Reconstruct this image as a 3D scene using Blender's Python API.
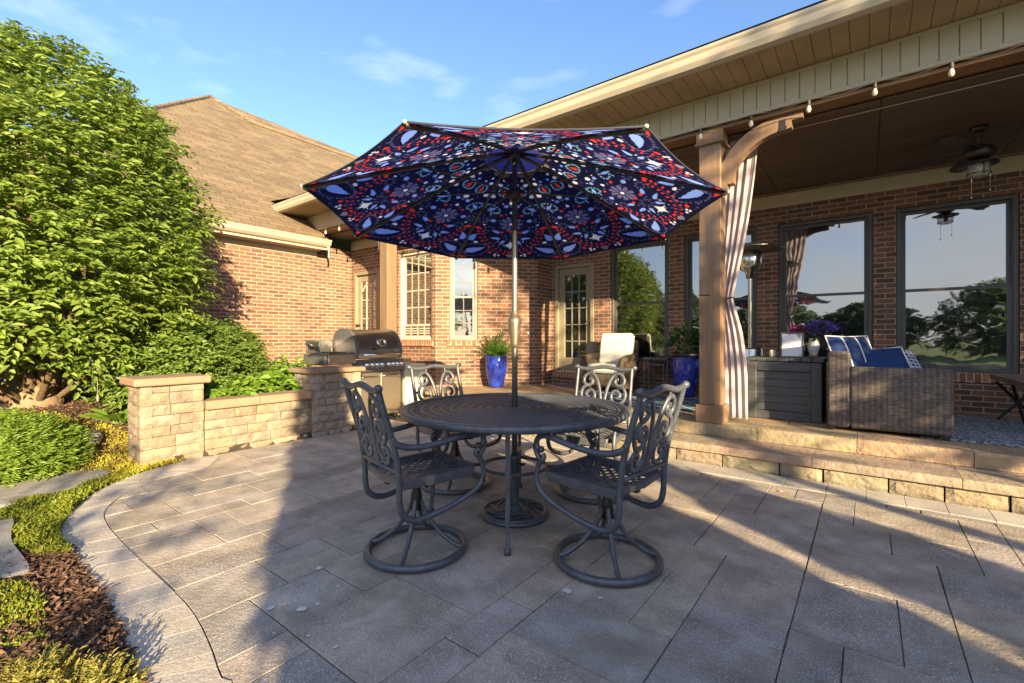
import bpy, math, random
import numpy as np
from mathutils import Vector, Matrix, noise
R = math.radians
rnd = random.Random(7)
for o in list(bpy.data.objects): bpy.data.objects.remove(o)
SC = bpy.context.scene
COL = SC.collection

# ------------------------------------------------------------------ camera, sky, sun, exposure
EYE, FPX, YAW = 1.29, 462.0, R(37.6)
cam = bpy.data.objects.new('camera', bpy.data.cameras.new('camera')); COL.objects.link(cam)
cam.location = (0, 0, EYE); cam.rotation_euler = (R(90), 0, YAW)
cam.data.sensor_width = 36.0; cam.data.lens = 36.0*FPX/1024; cam.data.shift_y = -3.5/1024
cam.data.clip_start = 0.05; cam.data.clip_end = 600
SC.camera = cam
SUN_EL = 15.0
SUN_D = Vector((-0.875, 0.484, 0)).normalized()          # the way the sunlight travels on plan
sun = bpy.data.objects.new('sun', bpy.data.lights.new('sun', 'SUN')); COL.objects.link(sun)
sun.data.energy = 5.0; sun.data.angle = R(0.5); sun.data.color = (1.0, 0.77, 0.44)
_d = Vector((SUN_D.x*math.cos(R(SUN_EL)), SUN_D.y*math.cos(R(SUN_EL)), -math.sin(R(SUN_EL))))
sun.rotation_euler = _d.to_track_quat('-Z', 'Y').to_euler()
W = bpy.data.worlds.new('World'); SC.world = W; W.use_nodes = True
nt = W.node_tree; nt.nodes.clear()
def NN(nt, t, **kw):
    n = nt.nodes.new(t)
    for k, v in kw.items(): setattr(n, k, v)
    return n
out = NN(nt, 'ShaderNodeOutputWorld'); bg = NN(nt, 'ShaderNodeBackground'); sky = NN(nt, 'ShaderNodeTexSky')
sky.sky_type = 'NISHITA'; sky.sun_disc = False; sky.sun_elevation = R(SUN_EL)
sky.sun_rotation = math.atan2(-SUN_D.x, -SUN_D.y)
sky.air_density = 1.0; sky.dust_density = 0.6; sky.ozone_density = 2.2
bg.inputs[1].default_value = 0.095
tc = NN(nt, 'ShaderNodeTexCoord'); mp = NN(nt, 'ShaderNodeMapping'); mp.inputs['Scale'].default_value = (1.2, 3.4, 9.0)
mp.inputs['Rotation'].default_value = (0.1, 0.16, R(35))
nz = NN(nt, 'ShaderNodeTexNoise'); nz.inputs['Scale'].default_value = 1.15; nz.inputs['Detail'].default_value = 7; nz.inputs['Roughness'].default_value = .52
rp = NN(nt, 'ShaderNodeValToRGB'); rp.color_ramp.elements[0].position = .56; rp.color_ramp.elements[1].position = .92
rp.color_ramp.elements[1].color = (.55, .55, .55, 1)
mx = NN(nt, 'ShaderNodeMix', data_type='RGBA'); mx.inputs['B'].default_value = (5.4, 5.6, 6.2, 1)
tint = NN(nt, 'ShaderNodeMix', data_type='RGBA', blend_type='MULTIPLY'); tint.inputs['Factor'].default_value = 1.0
tint.inputs['B'].default_value = (.88, .94, 1.10, 1)
L = nt.links.new
L(tc.outputs['Generated'], mp.inputs['Vector']); L(mp.outputs[0], nz.inputs['Vector']); L(nz.outputs['Fac'], rp.inputs[0])
L(sky.outputs[0], tint.inputs['A']); L(tint.outputs['Result'], mx.inputs['A']); L(rp.outputs[0], mx.inputs['Factor'])
# a broad veil of thin cloud over the garden side of the sky (behind the camera), added to fill the shade and pale the panes
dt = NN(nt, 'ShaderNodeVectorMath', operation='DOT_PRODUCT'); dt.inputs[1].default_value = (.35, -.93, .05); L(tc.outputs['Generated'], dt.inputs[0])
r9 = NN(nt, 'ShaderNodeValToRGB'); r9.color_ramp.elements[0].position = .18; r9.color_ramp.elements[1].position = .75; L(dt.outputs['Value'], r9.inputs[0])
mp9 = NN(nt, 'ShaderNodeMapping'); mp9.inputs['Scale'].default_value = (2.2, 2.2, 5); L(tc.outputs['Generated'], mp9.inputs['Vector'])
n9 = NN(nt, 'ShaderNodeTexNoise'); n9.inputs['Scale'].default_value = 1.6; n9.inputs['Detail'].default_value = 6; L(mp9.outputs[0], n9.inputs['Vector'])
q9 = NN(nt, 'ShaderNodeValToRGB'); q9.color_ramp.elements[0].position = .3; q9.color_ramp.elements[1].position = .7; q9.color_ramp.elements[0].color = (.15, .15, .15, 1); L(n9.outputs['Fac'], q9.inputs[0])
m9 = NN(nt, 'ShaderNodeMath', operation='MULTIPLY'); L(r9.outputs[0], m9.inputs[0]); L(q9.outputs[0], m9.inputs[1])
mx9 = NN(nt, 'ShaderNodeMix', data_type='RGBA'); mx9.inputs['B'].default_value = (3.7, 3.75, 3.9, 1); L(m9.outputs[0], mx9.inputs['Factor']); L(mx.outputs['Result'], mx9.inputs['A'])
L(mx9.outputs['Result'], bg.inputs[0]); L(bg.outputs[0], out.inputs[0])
SC.view_settings.view_transform = 'Standard'; SC.view_settings.look = 'None'
SC.view_settings.gamma = 1.0; SC.view_settings.use_curve_mapping = False
SC.view_settings.exposure = 1.84

# ------------------------------------------------------------------ helpers
CA, SA = math.cos(YAW), math.sin(YAW)
def cw(X, Y): return (CA*X - SA*Y, SA*X + CA*Y)          # camera plan -> world plan
def G(px, py, z=0.0):                                     # a ground point from a surveyed picture point
    Y = (EYE - z)*FPX/(py - 338.0); X = (px - 512)/FPX*Y
    return cw(X, Y)
def lerp(a, b, t): return a + (b - a)*t
def tag(o, label=None, cat=None, group=None, kind=None):
    for k, v in (('label', label), ('category', cat), ('group', group), ('kind', kind)):
        if v: o[k] = v
    return o
def thing(name, loc, label, cat, rz=0, group=None):
    o = bpy.data.objects.new(name, None); COL.objects.link(o); o.empty_display_size = .1
    o.location = loc; o.rotation_euler = (0, 0, rz)
    return tag(o, label, cat, group)
def kids(o): return [c for c in bpy.data.objects if c.parent == o]
def copy_tree(o, parent=None):
    c = o.copy(); COL.objects.link(c)
    if parent: c.parent = parent
    for ch in kids(o): copy_tree(ch, c)
    return c
def cr(pts, n=6, closed=False):                           # Catmull-Rom
    P = [Vector(p) for p in pts]; out = []; m = len(P)
    rng = range(m) if closed else range(m-1)
    for i in rng:
        if closed: a, b, c, d = P[i-1], P[i], P[(i+1) % m], P[(i+2) % m]
        else: a, b, c, d = P[max(i-1, 0)], P[i], P[i+1], P[min(i+2, m-1)]
        for k in range(n):
            t = k/n
            out.append(.5*((2*b) + (c-a)*t + (2*a-5*b+4*c-d)*t*t + (3*b-a-3*c+d)*t**3))
    if not closed: out.append(P[-1].copy())
    return out
class MB:
    def __init__(s): s.v = []; s.f = []; s.uv = []; s.mi = []; s.sm = []; s.col = []; s.M = None; s.has_col = False
    def add(s, vs, fs, mi=0, smooth=False, col=None, uvs=None):
        o = len(s.v)
        for p in vs:
            p = Vector(p); s.v.append(tuple(s.M @ p) if s.M else tuple(p))
        for k, f in enumerate(fs):
            s.f.append([i+o for i in f]); s.mi.append(mi); s.sm.append(smooth); s.col.append(col)
            s.uv.append(uvs[k] if uvs else None)
        if col: s.has_col = True
        return s
    def box(s, x0, x1, y0, y1, z0, z1, b=0, M=None, **kw):
        c = Vector(((x0+x1)/2, (y0+y1)/2, (z0+z1)/2)); hx, hy, hz = abs(x1-x0)/2, abs(y1-y0)/2, abs(z1-z0)/2
        if b <= 0:
            vs = [(sx*hx, sy*hy, sz*hz) for sx in (-1, 1) for sy in (-1, 1) for sz in (-1, 1)]
            fs = [(0, 1, 3, 2), (4, 6, 7, 5), (0, 4, 5, 1), (2, 3, 7, 6), (0, 2, 6, 4), (1, 5, 7, 3)]
        else:
            b = min(b, hx*.49, hy*.49, hz*.49); vs = []; ix = {}
            for sx in (-1, 1):
                for sy in (-1, 1):
                    for sz in (-1, 1):
                        for ax, p in (('x', (hx, hy-b, hz-b)), ('y', (hx-b, hy, hz-b)), ('z', (hx-b, hy-b, hz))):
                            ix[(ax, sx, sy, sz)] = len(vs); vs.append((sx*p[0], sy*p[1], sz*p[2]))
            fs = []
            q = [(-1, -1), (1, -1), (1, 1), (-1, 1)]
            for sg in (-1, 1):
                fs.append([ix[('x', sg, a, c2)] for a, c2 in q]); fs.append([ix[('y', a, sg, c2)] for a, c2 in q]); fs.append([ix[('z', a, c2, sg)] for a, c2 in q])
            for a in (-1, 1):
                for c2 in (-1, 1):
                    fs.append([ix[('x', a, c2, -1)], ix[('y', a, c2, -1)], ix[('y', a, c2, 1)], ix[('x', a, c2, 1)]])
                    fs.append([ix[('x', a, -1, c2)], ix[('z', a, -1, c2)], ix[('z', a, 1, c2)], ix[('x', a, 1, c2)]])
                    fs.append([ix[('y', -1, a, c2)], ix[('z', -1, a, c2)], ix[('z', 1, a, c2)], ix[('y', 1, a, c2)]])
                    for d in (-1, 1): fs.append([ix[('x', a, c2, d)], ix[('y', a, c2, d)], ix[('z', a, c2, d)]])
        if M: vs = [c + (M @ Vector(v)) for v in vs]
        else: vs = [c + Vector(v) for v in vs]
        return s.add(vs, fs, **kw)
    def tube(s, pts, r=.01, seg=8, closed=False, flat=1.0, up=None, cap=True, **kw):
        P = [Vector(p) for p in pts]; n = len(P)
        rs = r if isinstance(r, (list, tuple)) else [r]*n
        vs = []; ref = Vector(up) if up else None; N = None
        for i in range(n):
            if closed: t = (P[(i+1) % n]-P[i-1])
            else: t = P[min(i+1, n-1)]-P[max(i-1, 0)]
            t = t.normalized() if t.length > 1e-9 else Vector((0, 0, 1))
            if ref is not None: N = ref - t*ref.dot(t)
            elif N is None: N = t.orthogonal()
            else: N = N - t*N.dot(t)
            if N.length < 1e-6: N = t.orthogonal()
            N = N.normalized(); B = t.cross(N)
            for k in range(seg):
                a = 2*math.pi*(k+.5)/seg
                vs.append(P[i] + N*(math.cos(a)*rs[i]*flat) + B*(math.sin(a)*rs[i]))
        fs = []
        for i in range(n if closed else n-1):
            j = (i+1) % n
            for k in range(seg):
                l = (k+1) % seg; fs.append((i*seg+k, i*seg+l, j*seg+l, j*seg+k))
        if cap and not closed: fs.append(list(range(seg))[::-1]); fs.append([(n-1)*seg+k for k in range(seg)])
        kw.setdefault('smooth', seg > 4)
        return s.add(vs, fs, **kw)
    def lathe(s, prof, seg=24, c=(0, 0, 0), smooth=True, **kw):
        vs = []; fs = []; m = len(prof)
        for k in range(seg):
            a = 2*math.pi*k/seg
            for r, z in prof: vs.append((c[0]+r*math.cos(a), c[1]+r*math.sin(a), c[2]+z))
        for k in range(seg):
            l = (k+1) % seg
            for i in range(m-1):
                q = [k*m+i, l*m+i, l*m+i+1, k*m+i+1]
                fs.append(q)
        return s.add(vs, fs, smooth=smooth, **kw)
    def prism(s, poly, M, t, **kw):                       # poly in local xy, extruded along local z by t, placed by M
        n = len(poly)
        vs = [M @ Vector((x, y, 0)) for x, y in poly] + [M @ Vector((x, y, t)) for x, y in poly]
        fs = [list(range(n))[::-1], [n+i for i in range(n)]] + [(i, (i+1) % n, n+(i+1) % n, n+i) for i in range(n)]
        return s.add(vs, fs, **kw)
    def ell(s, c, rx, ry, rz, seg=12, rings=8, **kw):
        vs = []; fs = []
        for i in range(rings+1):
            p = math.pi*i/rings
            for k in range(seg):
                a = 2*math.pi*k/seg
                vs.append((c[0]+rx*math.sin(p)*math.cos(a), c[1]+ry*math.sin(p)*math.sin(a), c[2]+rz*math.cos(p)))
        for i in range(rings):
            for k in range(seg):
                l = (k+1) % seg; fs.append((i*seg+k, (i+1)*seg+k, (i+1)*seg+l, i*seg+l))
        return s.add(vs, fs, smooth=True, **kw)
    def build(s, name, mats, parent=None, loc=None):
        me = bpy.data.meshes.new(name); me.from_pydata(s.v, [], s.f)
        mats = mats if isinstance(mats, (list, tuple)) else [mats]
        for m in mats: me.materials.append(m)
        me.polygons.foreach_set('material_index', s.mi); me.polygons.foreach_set('use_smooth', s.sm)
        uvl = me.uv_layers.new(name='UVMap'); data = np.zeros((len(me.loops), 2), dtype=np.float32)
        for k, p in enumerate(me.polygons):
            if s.uv[k] is not None:
                for j, li in enumerate(p.loop_indices): data[li] = s.uv[k][j]
            else:
                n = p.normal; ax = max(range(3), key=lambda i: abs(n[i]))
                for li in p.loop_indices:
                    c = s.v[me.loops[li].vertex_index]
                    data[li] = (c[0], c[1]) if ax == 2 else ((c[1], c[2]) if ax == 0 else (c[0], c[2]))
        uvl.data.foreach_set('uv', data.ravel())
        if s.has_col:
            ca = me.color_attributes.new('Col', 'FLOAT_COLOR', 'CORNER'); cd = np.ones((len(me.loops), 4), dtype=np.float32)
            for k, p in enumerate(me.polygons):
                if s.col[k]: cd[p.loop_start:p.loop_start+p.loop_total, :3] = s.col[k]
            ca.data.foreach_set('color', cd.ravel())
        me.update()
        o = bpy.data.objects.new(name, me); COL.objects.link(o)
        if parent: o.parent = parent
        if loc: o.location = loc
        return o

# ------------------------------------------------------------------ materials
def base(name):
    m = bpy.data.materials.new(name); m.use_nodes = True; nt = m.node_tree; nt.nodes.clear()
    o = NN(nt, 'ShaderNodeOutputMaterial'); p = NN(nt, 'ShaderNodeBsdfPrincipled'); nt.links.new(p.outputs[0], o.inputs[0])
    return m, nt, p, o
def mixc(nt, fac, a, b, blend='MIX'):
    n = NN(nt, 'ShaderNodeMix', data_type='RGBA', blend_type=blend)
    for key, v in (('Factor', fac), ('A', a), ('B', b)):
        if hasattr(v, 'links') or hasattr(v, 'is_linked'): nt.links.new(v, n.inputs[key])
        else: n.inputs[key].default_value = v if key == 'Factor' else (*v, 1)
    return n.outputs['Result']
def noisef(nt, vec, scale, detail=4, rough=.55):
    n = NN(nt, 'ShaderNodeTexNoise'); n.inputs['Scale'].default_value = scale; n.inputs['Detail'].default_value = detail; n.inputs['Roughness'].default_value = rough
    nt.links.new(vec, n.inputs['Vector']); return n.outputs['Fac']
def rampf(nt, f, p0, p1, c0=(0, 0, 0), c1=(1, 1, 1)):
    n = NN(nt, 'ShaderNodeValToRGB'); e = n.color_ramp.elements
    e[0].position, e[1].position = p0, p1; e[0].color = (*c0, 1); e[1].color = (*c1, 1)
    nt.links.new(f, n.inputs[0]); return n.outputs[0]
def bumpn(nt, p, h, strength, dist=.01):
    b = NN(nt, 'ShaderNodeBump'); b.inputs['Strength'].default_value = strength; b.inputs['Distance'].default_value = dist
    nt.links.new(h, b.inputs['Height']); nt.links.new(b.outputs[0], p.inputs['Normal'])
def scl(c, k): return tuple(min(1, x*k) for x in c)
def mat(name, col, rough=.6, metal=0.0, var=.15, ns=6, bump=.15, bs=60, attr=False, stretch=(1, 1, 1), speck=0, bd=.006, spec=None, rvar=0.0, dirt=None, rings=False):
    m, nt, p, o = base(name)
    t = NN(nt, 'ShaderNodeTexCoord'); mp = NN(nt, 'ShaderNodeMapping'); mp.inputs['Scale'].default_value = stretch
    nt.links.new(t.outputs['Object'], mp.inputs['Vector']); v = mp.outputs[0]
    f = noisef(nt, v, ns, 6, .6)
    c = mixc(nt, rampf(nt, f, .3, .7), scl(col, 1-var), scl(col, 1+var))
    if attr:
        a = NN(nt, 'ShaderNodeAttribute'); a.attribute_name = 'Col'; c = mixc(nt, 1.0, c, a.outputs['Color'], 'MULTIPLY')
    if speck:
        s2 = noisef(nt, v, 170, 2, .5); c = mixc(nt, rampf(nt, s2, .56, .66), c, scl(col, 1+speck), 'MIX')
        s3 = noisef(nt, v, 230, 2, .5); c = mixc(nt, rampf(nt, s3, .58, .66), c, scl(col, 1-speck*.5), 'MIX')
    if dirt:
        s4 = noisef(nt, v, dirt[1], 5, .62); c = mixc(nt, rampf(nt, s4, .48, .72), c, dirt[0])
    if rings:                                               # pale rings worn by the chair bases, and a mossy patch
        for (x, y, r_, k) in ((-2.15, 1.35, .33, .22), (-1.0, 1.75, .36, .22), (-1.55, 1.15, .30, .16), (-2.9, 2.0, .34, .14)):
            sb = NN(nt, 'ShaderNodeVectorMath', operation='DISTANCE'); sb.inputs[1].default_value = (x, y, 0); nt.links.new(t.outputs['Object'], sb.inputs[0])
            d1 = NN(nt, 'ShaderNodeMath', operation='SUBTRACT'); nt.links.new(sb.outputs['Value'], d1.inputs[0]); d1.inputs[1].default_value = r_
            d2 = NN(nt, 'ShaderNodeMath', operation='ABSOLUTE'); nt.links.new(d1.outputs[0], d2.inputs[0])
            fr_ = rampf(nt, d2.outputs[0], .008, .035, (k,)*3, (0, 0, 0)); m_ = NN(nt, 'ShaderNodeMath', operation='MULTIPLY'); nt.links.new(fr_, m_.inputs[0]); nt.links.new(rampf(nt, noisef(nt, v, 4.5, 4), .42, .62), m_.inputs[1])
            c = mixc(nt, m_.outputs[0], c, (.62, .58, .52))
        mo = rampf(nt, noisef(nt, v, 1.1, 6, .65), .55, .75, (0, 0, 0), (.5, .5, .5)); c = mixc(nt, mo, c, (.21, .195, .11))
        pl_ = rampf(nt, noisef(nt, v, 1.9, 7, .7), .58, .72, (0, 0, 0), (.4, .4, .4)); c = mixc(nt, pl_, c, (.52, .47, .42))
    nt.links.new(c, p.inputs['Base Color']); p.inputs['Roughness'].default_value = rough; p.inputs['Metallic'].default_value = metal
    if rvar:
        r2 = rampf(nt, noisef(nt, v, ns*2, 4), .3, .7, (rough-rvar,)*3, (rough+rvar,)*3); nt.links.new(r2, p.inputs['Roughness'])
    if spec is not None: p.inputs['Specular IOR Level'].default_value = spec
    if bump: bumpn(nt, p, noisef(nt, v, bs, 5, .6), bump, bd)
    return m
def brick_mat(name, c1, c2, mortar, bw=.212, rh=.0705, rot=False):
    m, nt, p, o = base(name)
    t = NN(nt, 'ShaderNodeTexCoord'); uv = t.outputs['UV']
    if rot:
        mp = NN(nt, 'ShaderNodeMapping'); mp.inputs['Rotation'].default_value = (0, 0, R(90)); nt.links.new(uv, mp.inputs['Vector']); uv = mp.outputs[0]
    wv = NN(nt, 'ShaderNodeTexNoise'); wv.inputs['Scale'].default_value = 7; nt.links.new(uv, wv.inputs['Vector'])
    sub = NN(nt, 'ShaderNodeVectorMath', operation='SUBTRACT'); sub.inputs[1].default_value = (.5, .5, .5); nt.links.new(wv.outputs['Color'], sub.inputs[0])
    sc = NN(nt, 'ShaderNodeVectorMath', operation='SCALE'); sc.inputs['Scale'].default_value = .008; nt.links.new(sub.outputs[0], sc.inputs[0])
    ad = NN(nt, 'ShaderNodeVectorMath', operation='ADD'); nt.links.new(uv, ad.inputs[0]); nt.links.new(sc.outputs[0], ad.inputs[1])
    b = NN(nt, 'ShaderNodeTexBrick'); b.offset = .5; b.inputs['Scale'].default_value = 1; b.inputs['Brick Width'].default_value = bw; b.inputs['Row Height'].default_value = rh
    b.inputs['Mortar Size'].default_value = .0085; b.inputs['Mortar Smooth'].default_value = .25; b.inputs['Bias'].default_value = -.1
    b.inputs['Color1'].default_value = (*c1, 1); b.inputs['Color2'].default_value = (*c2, 1); b.inputs['Mortar'].default_value = (*mortar, 1)
    nt.links.new(ad.outputs[0], b.inputs['Vector'])
    f = noisef(nt, uv, 2.0, 5); f2 = noisef(nt, uv, 60, 4)
    c = mixc(nt, 1.0, b.outputs['Color'], rampf(nt, f, .25, .75, (.78, .78, .8), (1.18, 1.15, 1.1)), 'MULTIPLY')
    c = mixc(nt, 1.0, c, rampf(nt, f2, .25, .75, (.72, .72, .72), (1.25, 1.25, 1.25)), 'MULTIPLY')
    nt.links.new(c, p.inputs['Base Color']); p.inputs['Roughness'].default_value = .88
    inv = NN(nt, 'ShaderNodeMath', operation='MULTIPLY_ADD'); nt.links.new(b.outputs['Fac'], inv.inputs[0]); inv.inputs[1].default_value = -1.0
    ml = NN(nt, 'ShaderNodeMath', operation='MULTIPLY'); nt.links.new(f2, ml.inputs[0]); ml.inputs[1].default_value = .45; nt.links.new(ml.outputs[0], inv.inputs[2])
    bumpn(nt, p, inv.outputs[0], .7, .008)
    return m
def leaf_mat(name, cols, trans=.4, rough=.5):
    m, nt, p, o = base(name)
    g = NN(nt, 'ShaderNodeNewGeometry'); r = NN(nt, 'ShaderNodeValToRGB'); e = r.color_ramp.elements
    e[0].color = (*cols[0], 1); e[1].color = (*cols[-1], 1)
    for i, c in enumerate(cols[1:-1]): k = e.new((i+1)/(len(cols)-1)); k.color = (*c, 1)
    nt.links.new(g.outputs['Random Per Island'], r.inputs[0]); nt.links.new(r.outputs[0], p.inputs['Base Color'])
    p.inputs['Roughness'].default_value = rough; p.inputs['Specular IOR Level'].default_value = .35
    tr = NN(nt, 'ShaderNodeBsdfTranslucent'); hs = NN(nt, 'ShaderNodeHueSaturation'); hs.inputs['Value'].default_value = 1.3; hs.inputs['Hue'].default_value = .485
    nt.links.new(r.outputs[0], hs.inputs['Color']); nt.links.new(hs.outputs[0], tr.inputs['Color'])
    mx = NN(nt, 'ShaderNodeMixShader'); mx.inputs[0].default_value = trans
    nt.links.new(p.outputs[0], mx.inputs[1]); nt.links.new(tr.outputs[0], mx.inputs[2]); nt.links.new(mx.outputs[0], o.inputs[0])
    return m
def wood_mat(name, col, rough=.55, axis='z', var=.3):
    st = {'z': (14, 14, .7), 'x': (.7, 14, 14), 'y': (14, .7, 14)}[axis]
    return mat(name, col, rough, 0, var, 1.6, .12, 3.0, stretch=st, bd=.004)
def stripe_mat(name, cols, axis=0, scale=1.0, rough=.85, duty=.5):
    m, nt, p, o = base(name); t = NN(nt, 'ShaderNodeTexCoord'); s = NN(nt, 'ShaderNodeSeparateXYZ'); nt.links.new(t.outputs['UV'], s.inputs[0])
    a = NN(nt, 'ShaderNodeMath', operation='MULTIPLY'); nt.links.new(s.outputs[axis], a.inputs[0]); a.inputs[1].default_value = scale
    f = NN(nt, 'ShaderNodeMath', operation='FRACT'); nt.links.new(a.outputs[0], f.inputs[0])
    g = NN(nt, 'ShaderNodeMath', operation='GREATER_THAN'); nt.links.new(f.outputs[0], g.inputs[0]); g.inputs[1].default_value = duty
    nt.links.new(mixc(nt, g.outputs[0], cols[0], cols[1]), p.inputs['Base Color']); p.inputs['Roughness'].default_value = rough
    bumpn(nt, p, noisef(nt, t.outputs['UV'], 400, 2), .2, .002)
    return m
def glass_mat(name, tone=(.012, .014, .016), ior=3.5, wob=.05):
    m, nt, p, o = base(name); t = NN(nt, 'ShaderNodeTexCoord')
    p.inputs['Base Color'].default_value = (*tone, 1); p.inputs['Roughness'].default_value = .02; p.inputs['IOR'].default_value = ior
    bumpn(nt, p, noisef(nt, t.outputs['Object'], 2.6, 2, .4), wob, .05)
    return m
def weave_mat(name, c1, c2, bw=.03, rh=.011):
    m, nt, p, o = base(name); t = NN(nt, 'ShaderNodeTexCoord')
    b = NN(nt, 'ShaderNodeTexBrick'); b.offset = .5; b.inputs['Scale'].default_value = 1; b.inputs['Brick Width'].default_value = bw; b.inputs['Row Height'].default_value = rh
    b.inputs['Mortar Size'].default_value = rh*.16; b.inputs['Mortar Smooth'].default_value = .9
    b.inputs['Color1'].default_value = (*c1, 1); b.inputs['Color2'].default_value = (*c2, 1); b.inputs['Mortar'].default_value = (*scl(c1, .2), 1)
    nt.links.new(t.outputs['UV'], b.inputs['Vector'])
    f = noisef(nt, t.outputs['UV'], 25, 3)
    c = mixc(nt, 1.0, b.outputs['Color'], rampf(nt, f, .3, .7, (.7, .7, .7), (1.3, 1.28, 1.25)), 'MULTIPLY')
    wv = NN(nt, 'ShaderNodeTexWave'); wv.wave_type = 'BANDS'; wv.bands_direction = 'X'; wv.inputs['Scale'].default_value = 7.0; wv.inputs['Distortion'].default_value = .6; nt.links.new(t.outputs['UV'], wv.inputs['Vector'])
    c = mixc(nt, 1.0, c, rampf(nt, wv.outputs['Fac'], .1, .8, (.78, .78, .78), (1.12, 1.12, 1.12)), 'MULTIPLY')
    nt.links.new(c, p.inputs['Base Color']); p.inputs['Roughness'].default_value = .55
    iv = NN(nt, 'ShaderNodeMath', operation='SUBTRACT'); iv.inputs[0].default_value = 1; nt.links.new(b.outputs['Fac'], iv.inputs[1])
    bumpn(nt, p, iv.outputs[0], .9, .006)
    return m
def attr_mat(name, trans=.45, rough=.8):
    m, nt, p, o = base(name); a = NN(nt, 'ShaderNodeAttribute'); a.attribute_name = 'Col'
    nt.links.new(a.outputs['Color'], p.inputs['Base Color']); p.inputs['Roughness'].default_value = rough; p.inputs['Specular IOR Level'].default_value = .2
    tr = NN(nt, 'ShaderNodeBsdfTranslucent'); nt.links.new(a.outputs['Color'], tr.inputs['Color'])
    mx = NN(nt, 'ShaderNodeMixShader'); mx.inputs[0].default_value = trans
    nt.links.new(p.outputs[0], mx.inputs[1]); nt.links.new(tr.outputs[0], mx.inputs[2]); nt.links.new(mx.outputs[0], o.inputs[0])
    return m
m_brick = brick_mat('brick', (.245, .112, .068), (.10, .051, .041), (.34, .30, .245))
m_brick_sill = brick_mat('brick_rowlock', (.33, .13, .07), (.22, .085, .05), (.46, .38, .28), rot=True)
m_cream = mat('cream_trim', (.50, .425, .31), .55, 0, .05, 3, .03, 80)
m_soffit = mat('soffit_board', (.36, .265, .155), .6, 0, .16, 2.5, .05, 60)
m_gutter = mat('gutter_metal', (.43, .375, .29), .4, 0, .06, 2, .02, 50)
m_shingle = None
m_post = wood_mat('stained_post', (.215, .135, .083), .5, 'z', .22)
m_beamw = wood_mat('stained_beam', (.23, .12, .055), .55, 'x', .25)
m_ceil = wood_mat('ceiling_wood', (.135, .088, .054), .6, 'x', .35)
m_frame = mat('window_frame', (.085, .08, .075), .45, 0, .06, 4, .02)
m_trimgrey = mat('grey_trim', (.20, .185, .16), .5, 0, .05, 4, .02)
m_doorp = mat('door_paint', (.25, .215, .15), .45, 0, .05, 4, .02)
m_white = mat('white_paint', (.50, .46, .39), .5, 0, .05, 5, .02)
m_glass = glass_mat('window_glass')
m_iron = mat('cast_metal', (.10, .112, .14), .42, .35, .25, 22, .10, 130, rvar=.1, bd=.003)
m_paver = mat('paver', (.355, .32, .288), .85, 0, .40, 3.8, .9, 45, attr=True, speck=.9, bd=.006, dirt=((.22, .195, .16), 2.0), rings=True)
m_border = mat('border_paver', (.40, .37, .335), .85, 0, .28, 3, .5, 55, attr=True, speck=.6, bd=.006)
m_sand = mat('joint_sand', (.085, .075, .065), .95, 0, .3, 30, .3, 200)
m_stone = mat('wall_stone', (.27, .224, .178), .9, 0, .32, 9, .8, 38, attr=True, bd=.02, speck=.25)
m_stone2 = mat('pier_stone', (.31, .265, .23), .9, 0, .3, 9, .8, 38, attr=True, bd=.02, speck=.3)
m_cap = mat('cap_stone', (.28, .185, .125), .85, 0, .14, 9, .4, 40, attr=True, speck=.3)
m_step = mat('step_stone', (.31, .26, .205), .88, 0, .30, 5, 1.0, 26, attr=True, bd=.012, speck=.25, dirt=((.24, .21, .16), 3.5))
m_pfloor = mat('porch_stone', (.34, .235, .14), .7, 0, .2, 2, .3, 20, attr=True, bd=.008)
m_soil = mat('soil', (.06, .04, .03), .95, 0, .35, 12, .8, 50, bd=.02)
m_lawn = mat('lawn_grass', (.10, .16, .035), .9, 0, .3, 2, .6, 90, bd=.02)
m_steel = mat('stainless', (.60, .54, .45), .42, 1.0, .08, 6, .05, 8, stretch=(1, 30, 1), bd=.002, rvar=.06)
m_steeld = mat('dark_steel', (.38, .36, .33), .32, .9, .1, 6, .02, 30, rvar=.05)
m_black = mat('black_plastic', (.018, .018, .02), .4, 0, .1, 8, .02)
m_chrome = mat('chrome', (.75, .75, .75), .12, 1.0, .03, 5, 0)
def lin(r, g, b): return tuple(((c/255)/12.92 if c/255 <= .04045 else ((c/255+.055)/1.055)**2.4) for c in (r, g, b))
# ------------------------------------------------------------------ setting: ground, patio, beds
def inside(p, poly):
    x, y = p; c = False; n = len(poly)
    for i in range(n):
        (x1, y1), (x2, y2) = poly[i], poly[i-1]
        if (y1 > y) != (y2 > y) and x < (x2-x1)*(y-y1)/(y2-y1)+x1: c = not c
    return c
def struct(o): o['kind'] = 'structure'; return o
g = MB(); g.add([(-300, -300, -.06), (300, -300, -.06), (300, 300, -.06), (-300, 300, -.06)], [(0, 1, 2, 3)])
struct(g.build('ground', m_lawn))
OUT = [(-5.74, 1.9)] + [tuple(G(*q)) for q in ((150, 470), (118, 481), (88, 497), (66, 518), (58, 535), (72, 558), (98, 595), (118, 630), (132, 660), (141, 690), (150, 725))] + [(-1.85, .02), (-1.75, -.7), (-1.7, -2.5)]
INN = [(-5.62, 2.06)] + [tuple(G(*q)) for q in ((205, 468), (165, 477), (130, 491), (108, 507), (106, 522), (128, 548), (160, 578), (190, 608), (208, 640), (220, 675), (226, 705))] + [(-1.32, .0), (-1.3, -.7), (-1.25, -2.5)]
outc = [tuple(p)[:2] for p in cr([(*p, 0) for p in OUT], 8)]; innc = [tuple(p)[:2] for p in cr([(*p, 0) for p in INN], 8)]
PATIO = outc + [(7, -2.5), (7, 4.95), (-7, 4.95), (-7, 3.9), (-5.66, 3.9)]
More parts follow.
